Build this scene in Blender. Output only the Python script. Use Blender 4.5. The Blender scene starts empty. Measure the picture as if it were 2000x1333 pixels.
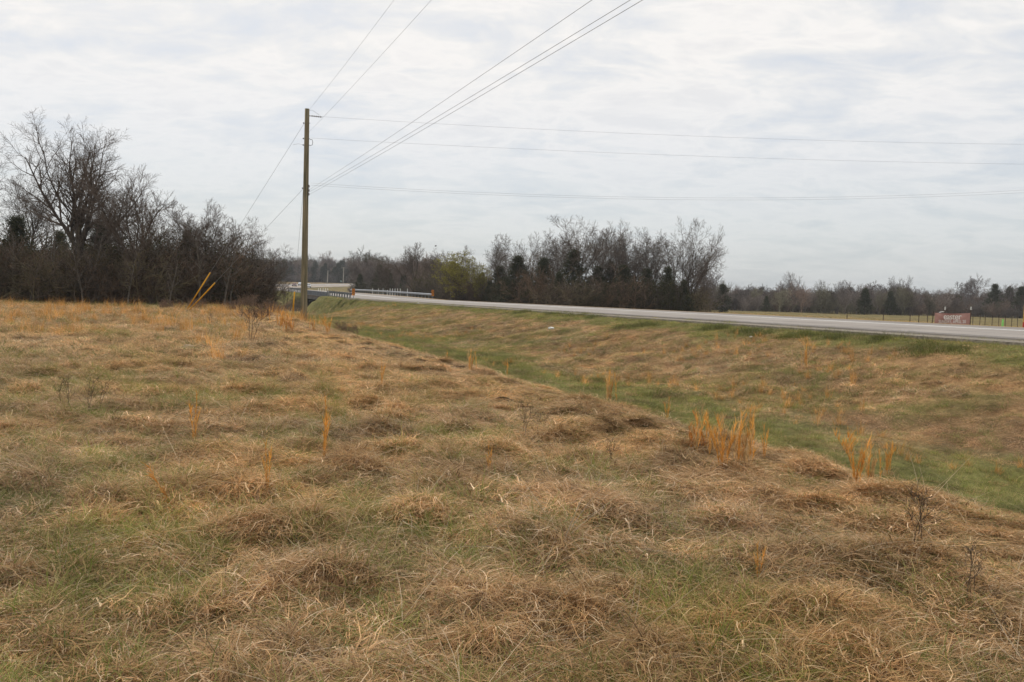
import bpy, math, random
import numpy as np
from mathutils import Vector, Matrix

random.seed(7)
rng = np.random.default_rng(7)
scene = bpy.context.scene
rad = math.radians

# ------------------------------------------------------------------ camera, sky, sun, exposure
F_PX, CX, CY = 1614.0, 1000.0, 666.5
PITCH, ROLL, EYE = rad(3.53), rad(1.5), 1.7
cam_d = bpy.data.cameras.new("camera"); cam = bpy.data.objects.new("camera", cam_d)
scene.collection.objects.link(cam)
cam_d.lens = 18.0; cam_d.sensor_width = 18.0 * 2000 / F_PX
cam_d.clip_start = 0.05; cam_d.clip_end = 9000
FW = Vector((0, math.cos(PITCH), -math.sin(PITCH)))
U0 = Vector((0, math.sin(PITCH), math.cos(PITCH))); R0 = Vector((1, 0, 0))
RT = math.cos(ROLL) * R0 + math.sin(ROLL) * U0
UP = -math.sin(ROLL) * R0 + math.cos(ROLL) * U0
m = Matrix((RT, UP, -FW)).transposed().to_4x4(); m.translation = Vector((0, 0, EYE))
cam.matrix_world = m
scene.camera = cam

SUN_EL, SUN_AZ = rad(54), rad(-35)        # azimuth from +Y (view direction), negative = left
world = bpy.data.worlds.new("World"); scene.world = world; world.use_nodes = True
wn, wl = world.node_tree.nodes, world.node_tree.links
wn.clear()
w_out = wn.new("ShaderNodeOutputWorld"); w_bg = wn.new("ShaderNodeBackground")
w_bg.inputs[1].default_value = 0.10
sky = wn.new("ShaderNodeTexSky"); sky.sky_type = 'NISHITA'; sky.sun_disc = False
sky.sun_elevation = SUN_EL; sky.sun_rotation = SUN_AZ; sky.air_density = 1.0; sky.dust_density = 2.5
tc = wn.new("ShaderNodeTexCoord"); sep = wn.new("ShaderNodeSeparateXYZ")
wl.new(tc.outputs['Generated'], sep.inputs[0])
def wmath(op, a, b=None, clamp=False):
    n = wn.new("ShaderNodeMath"); n.operation = op; n.use_clamp = clamp
    for i, v in enumerate((a, b)):
        if v is None: continue
        if isinstance(v, (int, float)): n.inputs[i].default_value = v
        else: wl.new(v, n.inputs[i])
    return n.outputs[0]
# project the view direction on a flat cloud deck so that clouds flatten towards the horizon
zc = wmath('ADD', wmath('MAXIMUM', sep.outputs[2], 0.0), 0.20)
u = wmath('DIVIDE', sep.outputs[0], zc); v = wmath('DIVIDE', sep.outputs[1], zc)
comb = wn.new("ShaderNodeCombineXYZ"); wl.new(u, comb.inputs[0]); wl.new(v, comb.inputs[1])
def wnoise(scale, detail, rough, dist, off, sx=1, sy=1, rot=0):
    mp = wn.new("ShaderNodeMapping"); mp.inputs['Location'].default_value = (off, off * .7, off * .3)
    mp.inputs['Scale'].default_value = (sx, sy, 1); mp.inputs['Rotation'].default_value = (0, 0, rot)
    wl.new(comb.outputs[0], mp.inputs[0])
    n = wn.new("ShaderNodeTexNoise"); n.inputs['Scale'].default_value = scale
    n.inputs['Detail'].default_value = detail; n.inputs['Roughness'].default_value = rough
    n.inputs['Distortion'].default_value = dist
    wl.new(mp.outputs[0], n.inputs['Vector']); return n.outputs[0]
def wramp(src, stops):
    r = wn.new("ShaderNodeValToRGB"); wl.new(src, r.inputs[0])
    e = r.color_ramp.elements
    while len(e) < len(stops): e.new(0.5)
    for el, (p, c) in zip(e, stops):
        el.position = p; el.color = (c[0], c[1], c[2], 1) if isinstance(c, tuple) else (c, c, c, 1)
    return r.outputs[0]
def wmix(f, a, b, mode='MIX'):
    n = wn.new("ShaderNodeMix"); n.data_type = 'RGBA'; n.blend_type = mode
    for i, s in ((0, f), (6, a), (7, b)):
        if isinstance(s, (int, float)): n.inputs[i].default_value = s
        elif isinstance(s, tuple): n.inputs[i].default_value = (*s, 1)
        else: wl.new(s, n.inputs[i])
    return n.outputs[2]
n1 = wnoise(2.5, 7, .60, .6, 3.1, 1.0, 1.2, .35)
n2 = wnoise(6.5, 7, .62, .6, 9.7, .8, 1.4, .6)
n3 = wnoise(0.42, 3, .5, .2, 5.3, 1, 1.3, .1)
dens = wmath('ADD', wmath('ADD', wmath('MULTIPLY', n1, .55), wmath('MULTIPLY', n2, .30)), wmath('MULTIPLY', n3, .27))
cover = wramp(dens, [(.42, 0.40), (.52, .75), (.60, 1.0)])
# cloud brightness (scene-linear, divided by the 0.10 background strength)
cloud = wramp(dens, [(.42, (5.95, 6.0, 6.15)), (.50, (6.40, 6.34, 6.32)), (.56, (6.85, 6.72, 6.55)), (.61, (7.25, 7.05, 6.85)), (.68, (6.5, 6.4, 6.35))])
# thin haze veil: the low sky greys out towards the horizon
low = wramp(sep.outputs[2], [(0.0, (4.3, 4.7, 4.9)), (.08, (4.3, 4.8, 5.15)), (.18, (4.7, 5.15, 5.75)), (.34, (5.6, 5.9, 6.3)), (1.0, (5.3, 5.6, 6.1))])
thin = wmix(.25, low, sky.outputs[0])
lowmask = wramp(sep.outputs[2], [(0.0, .25), (.12, .5), (.26, .95)])
cov2 = wmath('MULTIPLY', cover, lowmask)
w_col = wmix(cov2, thin, cloud)
wl.new(w_col, w_bg.inputs[0]); wl.new(w_bg.outputs[0], w_out.inputs[0])

sun_d = bpy.data.lights.new("sun", 'SUN'); sun_d.energy = 1.5; sun_d.angle = rad(14); sun_d.color = (1.0, .95, .87)
sun = bpy.data.objects.new("sun", sun_d); scene.collection.objects.link(sun)
sd = Vector((math.sin(SUN_AZ) * math.cos(SUN_EL), math.cos(SUN_AZ) * math.cos(SUN_EL), math.sin(SUN_EL)))
sun.rotation_euler = sd.to_track_quat('Z', 'Y').to_euler()
scene.view_settings.view_transform = 'Standard'; scene.view_settings.look = 'None'
scene.view_settings.exposure = 0.42; scene.view_settings.gamma = 1.0; scene.view_settings.use_curve_mapping = False
scene.render.engine = 'CYCLES'
scene.cycles.max_bounces = 5; scene.cycles.transparent_max_bounces = 6

# ------------------------------------------------------------------ helpers
def col_of(o): scene.collection.objects.link(o)
def tag(o, label=None, cat=None, group=None, kind=None):
    if label: o['label'] = label
    if cat: o['category'] = cat
    if group: o['group'] = group
    if kind: o['kind'] = kind
    return o
def empty(name, loc, label=None, cat=None, group=None, rz=0.0):
    o = bpy.data.objects.new(name, None); col_of(o); o.location = loc; o.rotation_euler = (0, 0, rz)
    o.empty_display_size = .2
    return tag(o, label, cat, group)
def link_mesh(name, me, parent=None, loc=(0, 0, 0)):
    o = bpy.data.objects.new(name, me); col_of(o); o.parent = parent; o.location = loc
    return o
def np_mesh(name, V, Fq, mats, col=None, matidx=None, smooth=False):
    """V (n,3); Fq (m,k) array of k-gons"""
    me = bpy.data.meshes.new(name)
    V = np.asarray(V, dtype=np.float32); Fq = np.asarray(Fq, dtype=np.int32)
    k = Fq.shape[1]
    me.vertices.add(len(V)); me.vertices.foreach_set("co", V.ravel())
    me.loops.add(Fq.size); me.loops.foreach_set("vertex_index", Fq.ravel())
    me.polygons.add(len(Fq))
    me.polygons.foreach_set("loop_start", np.arange(0, Fq.size, k, dtype=np.int32))
    me.polygons.foreach_set("loop_total", np.full(len(Fq), k, dtype=np.int32))
    if matidx is not None: me.polygons.foreach_set("material_index", np.asarray(matidx, dtype=np.int32))
    me.polygons.foreach_set("use_smooth", np.full(len(Fq), smooth, dtype=bool))
    if col is not None:
        a = me.attributes.new("Col", 'FLOAT_COLOR', 'POINT')
        c = np.ones((len(V), 4), dtype=np.float32); c[:, :3] = col
        a.data.foreach_set("color", c.ravel())
    for mt in (mats if isinstance(mats, (list, tuple)) else [mats]): me.materials.append(mt)
    me.update(); me.validate()
    return me
class MB:
    """collects boxes, tubes, quads with a material slot each"""
    def __init__(s): s.v = []; s.f = []; s.mi = []
    def add(s, vs, fs, mi=0):
        b = len(s.v); s.v += [tuple(p) for p in vs]; s.f += [[b + i for i in f] for f in fs]; s.mi += [mi] * len(fs)
    def box(s, c, d, mi=0, M=None, bev=0.0):
        x, y, z = d[0] / 2, d[1] / 2, d[2] / 2
        if bev > 0:
            b = min(bev, x * .9, y * .9, z * .9); vs = []
            for sz in (-1, 1):
                for inset, zz in (((b, z) if sz > 0 else (b, z)),):
                    pass
            rings = [(-z, b), (-z + b, 0), (z - b, 0), (z, b)]
            for zz, i in rings:
                X, Y = x - i, y - i
                vs += [(-X + b, -Y, zz), (X - b, -Y, zz), (X, -Y + b, zz), (X, Y - b, zz), (X - b, Y, zz), (-X + b, Y, zz), (-X, Y - b, zz), (-X, -Y + b, zz)]
            fs = [list(range(7, -1, -1)), list(range(24, 32))]
            for r in range(3):
                for i in range(8): fs.append([r * 8 + i, r * 8 + (i + 1) % 8, r * 8 + 8 + (i + 1) % 8, r * 8 + 8 + i])
        else:
            vs = [(sx * x, sy * y, sz * z) for sz in (-1, 1) for sy in (-1, 1) for sx in (-1, 1)]
            fs = [(0, 2, 3, 1), (4, 5, 7, 6), (0, 1, 5, 4), (2, 6, 7, 3), (0, 4, 6, 2), (1, 3, 7, 5)]
        vs = [Vector(p) for p in vs]
        if M is not None: vs = [M @ p for p in vs]
        s.add([p + Vector(c) for p in vs], fs, mi); return s
    def tube(s, pts, radii, n=6, mi=0, cap=True):
        pts = [Vector(p) for p in pts]
        if isinstance(radii, (int, float)): radii = [radii] * len(pts)
        b = len(s.v); prev = None
        for i, p in enumerate(pts):
            t = (pts[min(i + 1, len(pts) - 1)] - pts[max(i - 1, 0)]).normalized()
            a = prev if prev is not None else (Vector((0, 0, 1)) if abs(t.z) < .9 else Vector((1, 0, 0)))
            u_ = (a - t * a.dot(t)).normalized(); w_ = t.cross(u_); prev = u_
            for k in range(n):
                an = 2 * math.pi * k / n
                s.v.append(tuple(p + (u_ * math.cos(an) + w_ * math.sin(an)) * radii[i]))
        for i in range(len(pts) - 1):
            for k in range(n):
                s.f.append([b + i * n + k, b + i * n + (k + 1) % n, b + (i + 1) * n + (k + 1) % n, b + (i + 1) * n + k]); s.mi.append(mi)
        if cap:
            s.f.append([b + k for k in range(n - 1, -1, -1)]); s.mi.append(mi)
            s.f.append([b + (len(pts) - 1) * n + k for k in range(n)]); s.mi.append(mi)
        return s
    def mesh(s, name, mats, smooth=False):
        me = bpy.data.meshes.new(name); me.from_pydata(s.v, [], s.f)
        for mt in (mats if isinstance(mats, (list, tuple)) else [mats]): me.materials.append(mt)
        me.polygons.foreach_set("material_index", s.mi)
        if smooth: me.polygons.foreach_set("use_smooth", [True] * len(s.f))
        me.update(); return me
    def build(s, name, mats, parent=None, smooth=False, loc=(0, 0, 0)):
        return link_mesh(name, s.mesh(name, mats, smooth), parent, loc)

# value noise in numpy
_T = np.random.default_rng(11).random((256, 256))
def vnoise(x, y, s=1.0, o=0.0):
    x = np.asarray(x, dtype=float) / s + 71.3 + o; y = np.asarray(y, dtype=float) / s + 37.9 + o * 1.7
    xi = np.floor(x).astype(int); yi = np.floor(y).astype(int); fx = x - xi; fy = y - yi
    fx = fx * fx * (3 - 2 * fx); fy = fy * fy * (3 - 2 * fy)
    g = lambda a, b: _T[a & 255, b & 255]
    return (g(xi, yi) * (1 - fx) + g(xi + 1, yi) * fx) * (1 - fy) + (g(xi, yi + 1) * (1 - fx) + g(xi + 1, yi + 1) * fx) * fy
def fbm(x, y, s, o=0.0, oct=3):
    r = 0; a = 1; t = 0
    for i in range(oct): r = r + a * vnoise(x, y, s / 2 ** i, o + 13 * i); t += a; a *= .5
    return r / t
def sstep(x, a, b):
    t = np.clip((np.asarray(x, dtype=float) - a) / (b - a), 0, 1); return t * t * (3 - 2 * t)
def mix(a, b, t): return a * (1 - t) + b * t

# ------------------------------------------------------------------ terrain and road geometry
P0 = np.array((-21.7, 113.0)); D = np.array((-.3977, .9175)); N = np.array((.9175, .3977))
W0 = 13.9
rp = []          # centre x, y, z(near/right edge rel), width, tilt(z difference left - right)
for a, H in ((-600, .3), (-300, .45), (-200, .6), (-150, .86), (-95, 1.11), (-60, 1.32), (-30, 1.50), (0, 1.68), (16, 1.58), (34, 1.48), (52, 1.42), (74, 1.40)):
    c = P0 + a * D + N * W0 / 2; rp.append((c[0], c[1], EYE - H, W0, 0.0))
for x, y, H, w, t in ((-60, 220, 1.4, 15, .1), (-76, 258, 1.6, 17, .4), (-92, 300, 1.7, 17, .7), (-101, 340, 1.6, 17, .85), (-103, 375, 1.3, 17, 1.0),
                      (-97, 410, .7, 17, 1.0), (-85, 445, -.1, 16, .9), (-66, 478, -.8, 15, .7), (-38, 512, -1.1, 15, .6), (0, 545, -1.2, 14, .5), (60, 590, -1.2, 13, .3), (200, 680, -1.2, 13, .2)):
    rp.append((x, y, EYE - H, w, t))
rp = np.array(rp)
# Catmull-Rom resample of the curved part
def resample(P, step):
    out = []
    for i in range(len(P) - 1):
        p0 = P[max(i - 1, 0)]; p1 = P[i]; p2 = P[i + 1]; p3 = P[min(i + 2, len(P) - 1)]
        n = 1 if i < 10 else max(2, int(np.hypot(*(p2 - p1)[:2]) / step))
        for k in range(n):
            t = k / n
            q = .5 * ((2 * p1) + (-p0 + p2) * t + (2 * p0 - 5 * p1 + 4 * p2 - p3) * t * t + (-p0 + 3 * p1 - 3 * p2 + p3) * t ** 3)
            lin = p1 * (1 - t) + p2 * t
            out.append(lin if i < 10 else q)
    out.append(P[-1]); return np.array(out)
RC = resample(rp, 9.0)
tang = np.gradient(RC[:, :2], axis=0); tang /= np.linalg.norm(tang, axis=1)[:, None]
rgt = np.stack([tang[:, 1], -tang[:, 0]], 1)          # right of travel (away from the camera on the straight)
SEG_A = np.concatenate([[0], np.cumsum(np.hypot(*np.diff(RC[:, :2], axis=0).T))])
a_start = -600.0                                       # station of the first sample
def road_frame(x, y):
    """nearest point on the centreline -> station, signed offset (+ = right), height, width, tilt"""
    sh = np.shape(x); x = np.ravel(x); y = np.ravel(y)
    best = np.full(len(x), 1e18); S = np.zeros(len(x)); O = np.zeros(len(x)); Z = np.zeros(len(x)); Wd = np.zeros(len(x)); T = np.zeros(len(x))
    for i in range(len(RC) - 1):
        ax, ay = RC[i, :2]; dx, dy = RC[i + 1, :2] - RC[i, :2]; L2 = dx * dx + dy * dy; L = math.sqrt(L2)
        t = np.clip(((x - ax) * dx + (y - ay) * dy) / L2, 0, 1)
        ex = x - ax - t * dx; ey = y - ay - t * dy; d2 = ex * ex + ey * ey
        m_ = d2 < best
        if not m_.any(): continue
        sgn = np.where((ex * dy - ey * dx) > 0, 1.0, -1.0)
        best = np.where(m_, d2, best); S = np.where(m_, SEG_A[i] + t * L, S); O = np.where(m_, sgn * np.sqrt(d2), O)
        q = RC[i] * 1.0; r = RC[i + 1]
        Z = np.where(m_, q[2] + (r[2] - q[2]) * t, Z); Wd = np.where(m_, q[3] + (r[3] - q[3]) * t, Wd); T = np.where(m_, q[4] + (r[4] - q[4]) * t, T)
    return S.reshape(sh) + a_start, O.reshape(sh), Z.reshape(sh), Wd.reshape(sh), T.reshape(sh)
CREEK_A = 29.0
def nat(x, y):
    left = sstep(-x / np.maximum(y, 30), .02, .12)
    far = sstep(y, 280, 500)
    L = -.09 + 0.02 * np.sin(x * .11) + 2.7 * far * sstep(y, 250, 520) - .25 * sstep(y, 60, 110) * (1 - far)
    rr = -1.25 - 1.2 * sstep(y, 110, 260) + 2.4 * sstep(y, 380, 900)
    side = sstep((x - P0[0]) * N[0] + (y - P0[1]) * N[1], -8, 12)
    R_ = rr
    base = mix(L, R_, side * (1 - far * left))
    return base + 6 * sstep(y, 600, 1500) * left
def height(x, y, fine=True):
    x = np.asarray(x, dtype=float); y = np.asarray(y, dtype=float)
    a, o, zr, w, t = road_frame(x, y)
    g = nat(x, y)
    n = o + w / 2                      # n = 0 at the left (camera side) edge, w at the far edge
    zl = zr + t                        # left-edge height (outer, banked)
    straight = a < 90
    # near side profile
    Dd = -1.25 - .95 * sstep(a, -45, 5)
    prof = np.where(n > -2.2, zr - .05 + .07 * np.minimum(n, 0),
            np.where(n > -10.5, mix(zr - .2, Dd, sstep(-n, 1.2, 11.2) * .85 + .15 * np.clip((-n - 2.2) / 8.3, 0, 1)),
             np.where(n > -14.6, Dd + 0 * n, mix(Dd, g, sstep(-n, 14.6, 19.0)))))
    ex = sstep(a, -30, 2) * np.minimum(np.maximum(-n - 1.6, 0) * .95, 2.8) * (1 - sstep(-n, 15, 22))
    prof = np.where(n < 0, np.maximum(prof - ex, np.minimum(prof, -2.5)), prof)
    # far side profile
    d = np.maximum(n - w, 0)
    pf = mix(zr - .05 - .05 * np.minimum(d, 2), g, sstep(d, 1.5, 16))
    inside = zr + t * (1 - np.clip(n / w, 0, 1)) - .28
    h_s = np.where(n < 0, prof, np.where(n > w, pf, inside))
    dl = np.maximum(-n, 0)
    h_c = np.where(n < 0, mix(zl - .06, g + .6, sstep(dl, 1, 22)), np.where(n > w, mix(zr - .06, g - .4, sstep(d, 1, 20)), inside))
    k = sstep(a, 85, 120)
    h = mix(h_s, h_c, k)
    # creek
    off = np.abs(a - CREEK_A + 2.5 * np.sin(n * .05)) 
    bed = -2.75 + 3.4 * sstep(off, 7.5, 13.3)
    ck = (1 - sstep(off, 12.5, 13.5)) * (1 - sstep(np.abs(n - 5), 75, 95))
    h = np.where(ck > 0, mix(h, np.minimum(h, bed), ck), h)
    if fine:
        r = np.hypot(x, y)
        fld = sstep(-n, 16, 19) * (1 - k) * (1 - sstep(r, 60, 120)) * (1 - ck)
        emb = sstep(-n, 2.2, 5) * (1 - sstep(-n, 15, 18)) * (1 - sstep(r, 60, 120)) * (1 - ck)
        b = (fbm(x, y, 2.6, 1, 2) - .5) * .07 + sstep(vnoise(x, y, .48, 4), .45, .85) * .095 - .02 + (vnoise(x, y, .24, 8) - .5) * .085
        h = h + b * fld + emb * ((fbm(x, y, 1.6, 3, 2) - .5) * .14 + (vnoise(x, y, .55, 14) - .5) * .14)
        outer = sstep(d, 3, 12) + sstep(-n, 30, 60) * sstep(r, 70, 130)
        h = h + outer * (fbm(x, y, 14, 6, 3) - .5) * .35
    return h
# colour of the ground, linear
C_STRAW = np.array((.28, .195, .10)); C_BROWN = np.array((.16, .112, .062)); C_GREEN = np.array((.14, .135, .045))
C_DITCH = np.array((.13, .125, .045)); C_DIRT = np.array((.045, .032, .024)); C_ORANGE = np.array((.26, .125, .045))
def green_map(x, y):
    """0 = straw, 1 = green"""
    a, o, zr, w, t = road_frame(x, y); n = o + w / 2; r = np.hypot(x, y)
    f = (.10 + sstep(fbm(x, y, 1.7, 2, 4), .50, .72) * .36) * (.4 + .6 * sstep(-n, 19, 23))
    f = np.maximum(f, sstep(y, 50, 56) * (1 - sstep(y, 66, 74)) * .9 * (x < -8))
    nn = -n + (fbm(x, y, 5, 21, 4) - .5) * 9
    ditch = 1.15 * sstep(nn, 8.5, 12.8) * (1 - sstep(-n + (fbm(x, y, 1.6, 77, 3) - .5) * 2.4, 16.2, 18.2)) * .85
    emb = .12 + sstep(fbm(x, y, 3.4, 5, 4), .50, .68) * .42
    top = (1 - sstep(-n + (fbm(x, y, 3, 31, 3) - .5) * 4.5, 3.0, 4.8)) * .95
    ditch2 = np.maximum(ditch, np.maximum(emb, top))
    g = np.maximum(np.where(n > -17.2, ditch2, 0), np.where(n > -16, 0, f))
    g = np.where(n > w, .45 + .3 * (fbm(x, y, 18, 9, 3) - .3), g)
    return np.clip(g, 0, 1), n, a, w
def ground_colour(x, y):
    g, n, a, w = green_map(x, y); r = np.hypot(x, y)
    c = mix(C_BROWN, C_STRAW, sstep(fbm(x, y, 1.7, 7, 3), .35, .68)[:, None])
    emb = ((n > -10) & (n < 0))[:, None]
    c = np.where(emb, c * np.array((1.08, .93, .90)), c)
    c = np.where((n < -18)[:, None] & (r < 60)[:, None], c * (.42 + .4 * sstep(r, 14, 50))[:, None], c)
    gg = mix(C_DITCH, C_GREEN, fbm(x, y, 4, 17, 2)[:, None])
    c = mix(c, gg, g[:, None])
    orange = (sstep(n - w, 12, 20) * (1 - sstep(n - w, 34, 44)) * (x > 20) * sstep(fbm(x, y, 6, 3, 2), .3, .55))[:, None]
    c = mix(c, C_ORANGE * .8, orange * .7)
    fld = (sstep(y, 24, 34) * (1 - sstep(y, 46, 52)) * (n < -18) * sstep(fbm(x, y, 2.5, 41, 3), .42, .62))[:, None]
    c = mix(c, C_ORANGE * .75, fld * .45)
    off = np.abs(a - CREEK_A)
    dirt = ((1 - sstep(off, 9.5, 12.5)) * (1 - sstep(np.abs(n - 5), 75, 95)) * np.where(n < -.5, sstep(a, CREEK_A - 7, CREEK_A - 2), 1))[:, None]
    c = mix(c, C_DIRT, dirt * .92)
    trees = ((y > 56) & (n < -26) & (y < 125) & (x < -14))
    c = np.where(trees[:, None], mix(c, C_DIRT * 1.3, (sstep(y + x * .25, 50, 58) * .85)[:, None] * np.ones(3)), c)
    return c
# image helpers: pixel of the photograph (2000 x 1333) -> world
def at(px, py, Y):
    r = FW + RT * ((px - CX) / F_PX) + UP * ((CY - py) / F_PX)
    return Vector((0, 0, EYE)) + r * (Y / r.y)
def project(p):
    q = Vector(p) - Vector((0, 0, EYE)); z = q.dot(FW)
    return CX + F_PX * q.dot(RT) / z, CY - F_PX * q.dot(UP) / z
def ground_at(px, Y, fine=True):
    py = 600
    for _ in range(4):
        p = at(px, py, Y); z = float(height(np.array([p.x]), np.array([Y]), fine)[0]); _, py = project((p.x, Y, z))
    return Vector((p.x, Y, z))
def hit(px, py):
    """first ground point seen through a pixel"""
    Ys = np.geomspace(3, 300, 900); r = FW + RT * ((px - CX) / F_PX) + UP * ((CY - py) / F_PX)
    X = r.x / r.y * Ys; Z = EYE + r.z / r.y * Ys; h = height(X, Ys)
    i = int(np.argmax(Z < h)); return Vector((X[i], Ys[i], h[i]))

# ------------------------------------------------------------------ materials
def new_mat(name):
    mt = bpy.data.materials.new(name); mt.use_nodes = True
    nt = mt.node_tree; b = nt.nodes['Principled BSDF']; b.inputs['Roughness'].default_value = .85
    b.inputs['Specular IOR Level'].default_value = .25
    return mt, nt, b
def noise_mat(name, c1, c2, scale=8, rough=.85, bump=.15, metal=0, detail=5, stretch=(1, 1, 1), spec=.25, lo=.35, hi=.65, bscale=None, bdist=.02):
    mt, nt, b = new_mat(name); N_, L_ = nt.nodes, nt.links
    t = N_.new("ShaderNodeTexCoord"); mp = N_.new("ShaderNodeMapping"); mp.inputs['Scale'].default_value = stretch
    L_.new(t.outputs['Object'], mp.inputs[0])
    n = N_.new("ShaderNodeTexNoise"); n.inputs['Scale'].default_value = scale; n.inputs['Detail'].default_value = detail
    L_.new(mp.outputs[0], n.inputs['Vector'])
    r = N_.new("ShaderNodeValToRGB"); r.color_ramp.elements[0].position = lo; r.color_ramp.elements[1].position = hi
    r.color_ramp.elements[0].color = (*c1, 1); r.color_ramp.elements[1].color = (*c2, 1)
    L_.new(n.outputs[0], r.inputs[0]); L_.new(r.outputs[0], b.inputs['Base Color'])
    b.inputs['Roughness'].default_value = rough; b.inputs['Metallic'].default_value = metal; b.inputs['Specular IOR Level'].default_value = spec
    if bump:
        bn = N_.new("ShaderNodeBump"); bn.inputs['Strength'].default_value = bump; bn.inputs['Distance'].default_value = bdist
        n2_ = N_.new("ShaderNodeTexNoise"); n2_.inputs['Scale'].default_value = bscale or scale * 4; n2_.inputs['Detail'].default_value = 4
        L_.new(mp.outputs[0], n2_.inputs['Vector']); L_.new(n2_.outputs[0], bn.inputs['Height']); L_.new(bn.outputs[0], b.inputs['Normal'])
    return mt
def col_mat(name, tint=True, rough=.75, trans=.25, k=1.0, spec=.2):
    """per-blade / per-leaf colour attribute, optional per-instance tint"""
    mt, nt, b = new_mat(name); N_, L_ = nt.nodes, nt.links
    at_ = N_.new("ShaderNodeAttribute"); at_.attribute_name = "Col"; src = at_.outputs['Color']
    if tint:
        a2 = N_.new("ShaderNodeAttribute"); a2.attribute_type = 'INSTANCER'; a2.attribute_name = "tint"
        mx = N_.new("ShaderNodeVectorMath"); mx.operation = 'MULTIPLY'
        L_.new(src, mx.inputs[0]); L_.new(a2.outputs['Vector'], mx.inputs[1]); src = mx.outputs[0]
    L_.new(src, b.inputs['Base Color']); b.inputs['Roughness'].default_value = rough
    b.inputs['Specular IOR Level'].default_value = spec
    if trans:
        tr = N_.new("ShaderNodeBsdfTranslucent"); L_.new(src, tr.inputs[0])
        ms = N_.new("ShaderNodeMixShader"); ms.inputs[0].default_value = trans
        L_.new(b.outputs[0], ms.inputs[1]); L_.new(tr.outputs[0], ms.inputs[2])
        L_.new(ms.outputs[0], nt.nodes['Material Output'].inputs[0])
    return mt
M_blade = col_mat("grass_blades", trans=.35); M_leaf = col_mat("leaf_foliage", tint=False); M_stalk = col_mat("broomsedge_stalks", tint=False)
M_bark = noise_mat("bark_grey_brown", (.045, .035, .027), (.12, .095, .075), 6, .95, .5, stretch=(3, 3, .6), bscale=25)
M_bark_pale = noise_mat("bark_pale_grey", (.075, .062, .05), (.17, .145, .12), 5, .95, .3, stretch=(3, 3, .6))
M_twig = noise_mat("twig_brown", (.092, .070, .055), (.15, .118, .094), 3, .95, 0)
M_twig_hazed = noise_mat("twig_hazed_far", (.115, .096, .086), (.18, .152, .137), 1, .95, 0)  # paler than the near twigs: distance haze is put into this colour
M_twig_dark = noise_mat("brush_dark_twigs", (.052, .040, .030), (.12, .088, .062), 2, .95, 0)

def tinted(mt, name):
    m2 = mt.copy(); m2.name = name; nt = m2.node_tree; b = nt.nodes['Principled BSDF']; src_ = b.inputs['Base Color'].links[0].from_socket
    a2 = nt.nodes.new("ShaderNodeAttribute"); a2.attribute_type = 'INSTANCER'; a2.attribute_name = "tint"
    mx = nt.nodes.new("ShaderNodeVectorMath"); mx.operation = 'MULTIPLY'
    nt.links.new(src_, mx.inputs[0]); nt.links.new(a2.outputs['Vector'], mx.inputs[1]); nt.links.new(mx.outputs[0], b.inputs['Base Color']); return m2
M_brush = tinted(M_twig_dark, "brush_stems"); M_farwood = tinted(M_twig_hazed, "far_wood_hazed_twigs")  # far wood copy keeps the haze painted into its twig colour
def ground_mat():
    mt, nt, b = new_mat("ground_dead_grass"); N_, L_ = nt.nodes, nt.links
    at_ = N_.new("ShaderNodeAttribute"); at_.attribute_name = "Col"
    t = N_.new("ShaderNodeTexCoord")
    def nz(s, d, st=(1, 1, 1)):
        mp = N_.new("ShaderNodeMapping"); mp.inputs['Scale'].default_value = st; L_.new(t.outputs['Object'], mp.inputs[0])
        n = N_.new("ShaderNodeTexNoise"); n.inputs['Scale'].default_value = s; n.inputs['Detail'].default_value = d
        n.inputs['Roughness'].default_value = .65; L_.new(mp.outputs[0], n.inputs['Vector']); return n.outputs[0]
    a_, b_ = nz(1.3, 8), nz(9, 6)
    mr = N_.new("ShaderNodeMapRange"); mr.inputs[1].default_value = .3; mr.inputs[2].default_value = .7; mr.inputs[3].default_value = .55; mr.inputs[4].default_value = 1.4; L_.new(a_, mr.inputs[0])
    mr2 = N_.new("ShaderNodeMapRange"); mr2.inputs[1].default_value = .3; mr2.inputs[2].default_value = .7; mr2.inputs[3].default_value = .6; mr2.inputs[4].default_value = 1.4; L_.new(b_, mr2.inputs[0])
    mm = N_.new("ShaderNodeMath"); mm.operation = 'MULTIPLY'; L_.new(mr.outputs[0], mm.inputs[0]); L_.new(mr2.outputs[0], mm.inputs[1])
    vm = N_.new("ShaderNodeVectorMath"); vm.operation = 'SCALE'; L_.new(at_.outputs['Color'], vm.inputs[0]); L_.new(mm.outputs[0], vm.inputs['Scale'])
    L_.new(vm.outputs[0], b.inputs['Base Color']); b.inputs['Roughness'].default_value = 1; b.inputs['Specular IOR Level'].default_value = .05
    bn = N_.new("ShaderNodeBump"); bn.inputs['Strength'].default_value = .8; bn.inputs['Distance'].default_value = .06
    L_.new(b_, bn.inputs['Height']); L_.new(bn.outputs[0], b.inputs['Normal'])
    return mt
M_ground = ground_mat()
M_asphalt = noise_mat("weathered_asphalt", (.265, .237, .213), (.335, .302, .272), .35, .92, .4, detail=9, bscale=60, bdist=.004)
M_wheel = noise_mat("polished_wheel_path", (.215, .195, .178), (.30, .272, .248), .4, .85, .3, detail=8, bscale=60, bdist=.004)
M_gravel = noise_mat("gravel", (.15, .13, .10), (.31, .27, .22), 9, .95, .9, detail=6, bscale=35, bdist=.02)
M_dirtsh = noise_mat("rusty_dirt_shoulder", (.22, .13, .06), (.36, .22, .11), 3, .95, .5)
M_white = noise_mat("road_paint_white", (.72, .72, .70), (.88, .88, .86), 6, .7, .05)
M_yellow = noise_mat("road_paint_yellow", (.46, .27, .07), (.62, .36, .08), 5, .7, .05)
M_rumble = noise_mat("worn_asphalt_groove", (.13, .12, .115), (.20, .19, .18), 5, .9, .2)
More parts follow.
